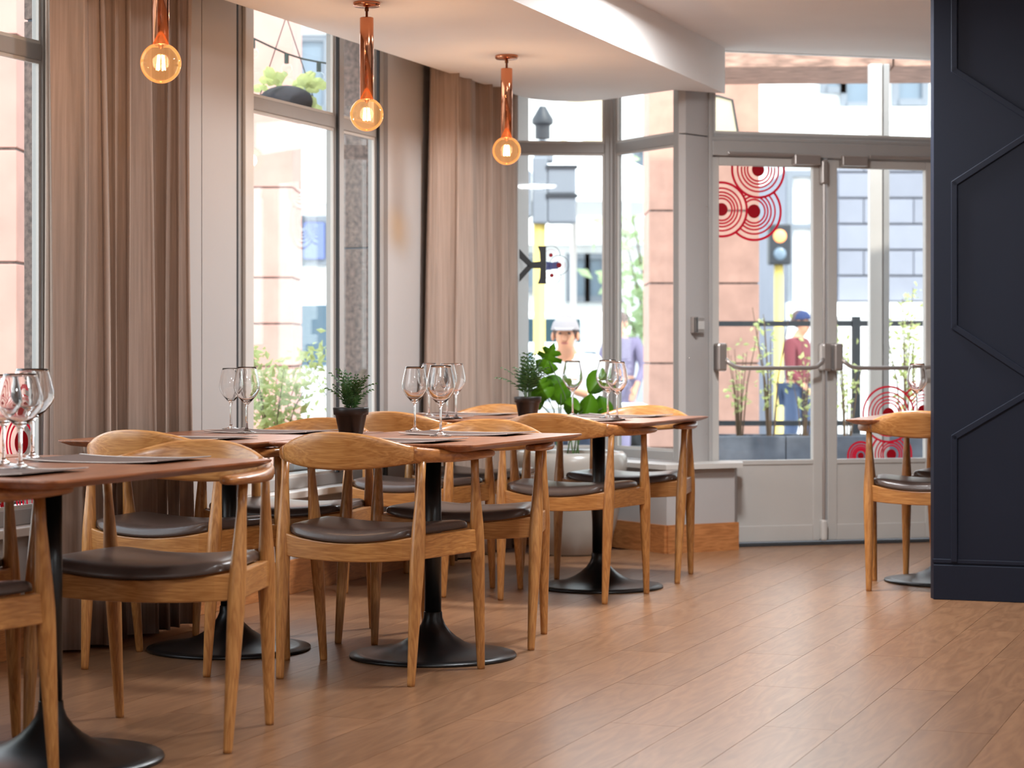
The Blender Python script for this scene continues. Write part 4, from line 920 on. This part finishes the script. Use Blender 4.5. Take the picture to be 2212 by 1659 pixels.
f = MB().box(a - xg0 - .06, a - xg0, -.14, .0, c - ST - .06, d - ST + .06).box(b - xg0, b - xg0 + .06, -.14, 0, c - ST - .06, d - ST + .06).box(a - xg0, b - xg0, -.14, 0, d - ST, d - ST + .06).box(a - xg0, b - xg0, -.14, 0, c - ST - .06, c - ST).box(a - xg0, b - xg0, -.12, 0, c - ST + 1.0, c - ST + 1.06).build('window', M['signalgrey'], t)
MB().box(a - xg0, b - xg0, -.06, -.02, c - ST, d - ST).build('pane', M['bwhite'], f)
bh = 56 / FPX * Y3
for r_ in range(6):
    zb = pz(0, 690, Y3).z - ST + .22 + r_ * bh; off = (r_ % 2) * .3
    for k in range(6):
        xa = pz(1812, 0, Y3).x - xg0 + k * .62 - off; xb = xa + .61
        if k == 0: xa = pz(1812, 0, Y3).x - xg0
        MB().box(xa, xb, -.07, .01, zb + .012, zb + bh - .012, c=.008).build('stone_block', M['bgrey'], t)
Y4 = 38
facade('tall_white_building', 'bright white building with a ledge seen above the glass doors', pz(1600, 0, Y4).x, pz(2400, 0, Y4).x, Y4, 9.0, M['bwhite'], [W(1785, 1812, 165, 188, Y4), W(1828, 1880, 150, 222, Y4), W(1940, 1990, 165, 215, Y4)], [(pz(1650, 0, Y4).x, pz(2400, 0, Y4).x, pz(0, 262, Y4).z), (pz(1650, 0, Y4).x, pz(2400, 0, Y4).x, pz(0, 330, Y4).z)])
# parasols on the terrace
def parasol(x, y, z, r, h, label, m):
    t = thing('parasol', label, 'parasol', (x, y, ST)); z -= ST
    MB().lathe([(.025, 0), (.025, z)], 10).build('pole', M['framelt'], t); MB().lathe([(.3, 0), (.3, .06), (.05, .09)], 20).build('base', M['framelt'], t)
    MB().lathe([(.02, z), (r * .5, z - h * .45), (r, z - h), (r, z - h - .16), (r - .01, z - h - .16), (r - .01, z - h), (.02, z - .03)], 8, Matrix.Rotation(.35, 4, 'Z')).build('canopy', m, t)
parasol(pz(1290, 0, 24).x - .25, 24, pz(0, 318, 24).z + .1, 1.35, .62, 'white parasol outside the bay window', M['canvaswhite'])
t = thing('awning_panel', 'cream slanted awning panel high outside the bay window', 'awning', pz(1210, 312, 26))
aw = [pz(a, b, 26) - pz(1210, 312, 26) for a, b in ((1210, 312), (1340, 312), (1340, 190), (1228, 205))]
MB().add([(p.x, y, p.z) for y in (0, .4) for p in aw], [(0, 1, 2, 3), (7, 6, 5, 4), (0, 4, 5, 1), (1, 5, 6, 2), (2, 6, 7, 3), (3, 7, 4, 0)]).build('canvas', mat('beige_canvas', (186, 172, 146), .9), t)
for xx in (.15, .6): MB().tube([(xx, .2, -(pz(0, 312, 26).z - ST)), (xx, .2, .1)], .025, 8).build('support_post', M['framelt'], t)
shrub((pz(1430, 0, 34).x, 34, ST), 4.2, 1.3, 900, 12, 'round green tree far behind the narrow bay pane', 77, 'leafdark', .26, 'tree')
shrub((pz(1560, 0, 36).x, 36, ST), 3.8, 1.2, 500, 12, 'green street tree far behind the doors', 78, 'leafdark', .26, 'tree')
# cars
def car(x, y, rot, van, label):
    t = thing('white_van' if van else 'white_car', label, 'car', (x, y, ST), rot)
    H = 2.0 if van else 1.42; L = 4.4
    prof = [(-2.2, .35), (-2.2, .85 if not van else 1.0), (-1.5, .98 if not van else 1.12), (-.95, H), (1.3 if not van else 2.1, H), (1.95 if not van else 2.2, 1.0), (2.2, .9), (2.2, .35)]
    n = len(prof)
    vs = [(a, s * (.84 if b < 1.15 else .70), b) for s in (-1, 1) for a, b in prof]
    o = MB().add(vs, [tuple(range(n)), tuple(range(2 * n - 1, n - 1, -1))] + [(k, (k + 1) % n, n + (k + 1) % n, n + k) for k in range(n)]).build('body', M['carwhite'], t)
    soften(o, .06)
    for s in (-1, 1):
        yy = s * .80
        for a0, a1, b0, b1 in ((-1.15, -.35, 1.05, -.7), (-.22, .7, -.22, .7)): MB().add([(a0, yy, 1.06), (a1, yy, 1.06), (a1, yy - s * .06, H - .12), (-.85 if a0 < -1 else a0, yy - s * .06, H - .12)] + [(a0, yy + s * .01, 1.06), (a1, yy + s * .01, 1.06), (a1, yy - s * .05, H - .12), (-.85 if a0 < -1 else a0, yy - s * .05, H - .12)], [(0, 1, 2, 3), (7, 6, 5, 4), (0, 4, 5, 1), (1, 5, 6, 2), (2, 6, 7, 3), (3, 7, 4, 0)]).build('side_window', M['carglass'], t)
        for a in (-1.4, 1.35): MB().lathe([(.001, -.1), (.2, -.1), (.33, -.08), (.33, .08), (.2, .1), (.001, .1)], 18, Matrix.Translation((a, s * .76, .33)) @ Matrix.Rotation(PI / 2, 4, 'X')).build('wheel', M['darkrubber'], t, True)
    for a, b in ((-1.53, -.98),):
        MB().add([(a, -.66, 1.08), (a, .66, 1.08), (b, .6, H - .08), (b, -.6, H - .08), (a - .02, -.66, 1.09), (a - .02, .66, 1.09), (b - .02, .6, H - .07), (b - .02, -.6, H - .07)], [(0, 1, 2, 3), (7, 6, 5, 4), (0, 4, 5, 1), (1, 5, 6, 2), (2, 6, 7, 3), (3, 7, 4, 0)]).build('windscreen', M['carglass'], t)
    return t
car(pz(668, 0, 30).x + .7, 30, R(55), True, 'white van parked across the street behind the second window')
car(pz(1195, 0, 27).x, 29, R(70), False, 'white car with a dark windscreen behind the seated man')
car(pz(1150, 0, 38).x, 38, R(10), True, 'white van farther back behind the yellow pole')
# ---- people
def person(label, loc, rot, J, cloth, legs, hairm, cap=None, sc_=1.0):
    """J: joints dict in metres; one continuous skinned body, clothes as fitted outer layers"""
    t = thing('person', label, 'person', loc, rot)
    def skin_mesh(name, chains, m, root=0):
        vs = []; es = []; rs = []; idx = {}
        for ch in chains:
            prev = None
            for key, p, r in ch:
                if key in idx: i = idx[key]
                else: i = len(vs); idx[key] = i; vs.append(p); rs.append(r)
                if prev is not None and prev != i: es.append((prev, i))
                prev = i
        me = bpy.data.meshes.new(name); me.from_pydata(vs, es, []); o = bpy.data.objects.new(name, me); C.objects.link(o); o.parent = t; me.materials.append(m)
        md = o.modifiers.new('skin', 'SKIN'); md.use_smooth_shade = True
        for i, r in enumerate(rs):
            sv = me.skin_vertices[0].data[i]; sv.radius = (r[0], r[1]) if isinstance(r, tuple) else (r, r); sv.use_root = (i == root)
        o.modifiers.new('smooth', 'SUBSURF').levels = 1; o.modifiers['smooth'].render_levels = 2
        return o
    V = {k: Vector(v) for k, v in J.items()}
    def arm(s):
        h = V['wrist' + s]; d = (h - V['elbow' + s]).normalized(); side = d.cross(Vector((0, 0, 1))).normalized(); pm = h + d * .08
        ch = [[('chest', V['chest'], (.13, .10)), ('sh' + s, V['sh' + s], .055), ('el' + s, V['elbow' + s], .038), ('wr' + s, h, .026), ('pm' + s, pm, (.036, .018))]]
        for k, o_ in enumerate((-.03, -.01, .01, .03)):
            L = (.06, .075, .07, .055)[k]; ch.append([('pm' + s, pm, (.036, .018)), ('f%d' % k + s, pm + side * o_ + d * .03, .0085), ('g%d' % k + s, pm + side * o_ + d * (.03 + L * .6) + Vector((0, 0, -.015)), .008), ('h%d' % k + s, pm + side * o_ + d * (.03 + L * .8) + Vector((0, 0, -.04)), .007)])
        ch.append([('wr' + s, h, .026), ('t' + s, h + d * .03 + side * .035, .011), ('u' + s, h + d * .07 + side * .05, .009)]); return ch
    body = [[('pelvis', V['pelvis'], (.15, .11)), ('waist', V['waist'], (.13, .095)), ('chest', V['chest'], (.13, .10)), ('neck', V['neck'], .05), ('jaw', V['head'] + Vector((0, .03, -.075)), (.052, .058)), ('mid', V['head'], (.075, .088)), ('crown', V['head'] + Vector((0, -.01, .075)), (.062, .075))]] + arm('L') + arm('R')
    for s in 'LR': body.append([('pelvis', V['pelvis'], (.15, .11)), ('hip' + s, V['hip' + s], .085), ('kn' + s, V['knee' + s], .055), ('an' + s, V['ankle' + s], .035), ('to' + s, V['ankle' + s] + Vector((0, .15, -.05)), (.04, .025))])
    skin_mesh('body', body, M['skin'])
    sh = [[('pelvis', V['pelvis'], (.17, .13)), ('waist', V['waist'], (.155, .12)), ('chest', V['chest'], (.155, .125)), ('col', V['chest'].lerp(V['neck'], .7), .065)]]
    for s in 'LR': sh.append([('chest', V['chest'], (.155, .125)), ('sh' + s, V['sh' + s], .07), ('el' + s, V['elbow' + s], .05), ('cu' + s, V['elbow' + s].lerp(V['wrist' + s], .85), .038)])
    skin_mesh('shirt', sh, cloth)
    tr = []
    for s in 'LR': tr.append([('pelvis', V['pelvis'] + Vector((0, 0, -.02)), (.16, .125)), ('hip' + s, V['hip' + s], .1), ('kn' + s, V['knee' + s], .07), ('an' + s, V['ankle' + s] + Vector((0, 0, .02)), .05)])
    skin_mesh('trousers', tr, legs)
    for s in 'LR': MB().ball(V['ankle' + s] + Vector((0, .06, -.045)), .05, .13, .045, 10).build('shoe', M['darkrubber'], t, 'all')
    h = V['head']
    MB().ball(h + Vector((0, -.025, .035)), .084, .092, .095, 14).build('hair', hairm, t, 'all')
    f = MB().ball(h + Vector((0, .095, -.02)), .013, .018, .022, 8); f.build('nose', M['skin'], t, 'all')
    for s in (-1, 1):
        MB().ball(h + Vector((s * .03, .082, .008)), .011, .008, .008, 8).build('eye', M['hair'], t, 'all'); MB().ball(h + Vector((s * .08, 0, -.01)), .012, .02, .03, 8).build('ear', M['skin'], t, 'all')
    MB().ball(h + Vector((0, .08, -.055)), .024, .012, .007, 8).build('mouth', mat('lips', (170, 100, 88), .6), t, 'all')
    if cap: 
        c = MB().lathe([(.001, .125), (.05, .112), (.08, .08), (.094, .035), (.092, .03), (.001, .035)], 20); c.v = [(x, y * 1.08, z) for x, y, z in c.v]; c.add([(-.07, .07, .04), (.07, .07, .04), (.05, .17, .025), (-.05, .17, .025), (-.07, .07, .048), (.07, .07, .048), (.05, .17, .033), (-.05, .17, .033)], [(0, 1, 2, 3), (7, 6, 5, 4), (0, 4, 5, 1), (1, 5, 6, 2), (2, 6, 7, 3), (3, 7, 4, 0)])
        c.build('cap', cap, t, True, loc=h)
    return t
hx = pz(1216, 0, 14.0).x
SEAT = dict(pelvis=(.0, 0, .50), waist=(0, .0, .68), chest=(0, .05, .90), neck=(0, .09, 1.06), head=(0, .15, 1.145), shL=(-.19, .05, .96), shR=(.19, .05, .96), elbowL=(-.27, .10, .72), elbowR=(.27, .12, .72), wristL=(-.10, .36, .78), wristR=(.08, .38, .78), hipL=(-.09, .05, .48), hipR=(.09, .05, .48), kneeL=(-.12, .48, .50), kneeR=(.12, .48, .50), ankleL=(-.12, .50, .09), ankleR=(.12, .50, .09))
person('man with grey hair in a white shirt sitting outside the bay window, looking down', (hx + .03, 14.2, 0), R(175), SEAT, M['shirt'], M['jeans'], M['hair'], mat('grey_cap', (150, 144, 146), .9))
t = thing('outdoor_chair', 'white outdoor chair under the seated man', 'chair', (hx + .03, 14.25, -.012), R(175))
MB().box(-.23, .23, -.2, .25, .40, .43, c=.01).build('seat', M['carwhite'], t); MB().box(-.22, .22, -.22, -.19, .42, .9, c=.01).build('backrest', M['carwhite'], t)
for x in (-.2, .2):
    for y in (-.18, .22): MB().tube([(x, y, 0), (x, y, .41)], .014, 8).build('leg', M['framelt'], t)
t = thing('outdoor_table', 'low white outdoor table in front of the seated man', 'table', (hx + .05, 13.45, -.012))
MB().box(-.45, .45, -.28, .28, .70, .725, c=.008).build('tabletop', M['bwhite'], t); MB().lathe([(.22, 0), (.22, .015), (.03, .05), (.03, .70)], 20).build('pedestal', M['framelt'], t, True)
STAND = dict(pelvis=(0, 0, .95), waist=(0, .0, 1.1), chest=(0, .01, 1.32), neck=(0, .02, 1.50), head=(0, .05, 1.61), shL=(-.19, 0, 1.40), shR=(.19, 0, 1.40), elbowL=(-.25, -.03, 1.12), elbowR=(.25, .03, 1.12), wristL=(-.24, .12, .92), wristR=(.25, .2, .95), hipL=(-.09, 0, .90), hipR=(.09, 0, .90), kneeL=(-.1, .12, .50), kneeR=(.1, -.02, .50), ankleL=(-.1, .10, .09), ankleR=(.1, -.22, .12))
person('person in a blue cap and dark red top walking outside behind the left glass door', (pz(1722, 0, 22).x, 22, ST - .02), R(-120), STAND, M['redcloth'], M['jeans'], M['hair'], M['navycloth'])
person('person in mauve clothes walking far behind the narrow bay pane', (pz(1343, 0, 24).x, 24, ST), R(150), STAND, M['purple'], M['purple'], M['hair'])
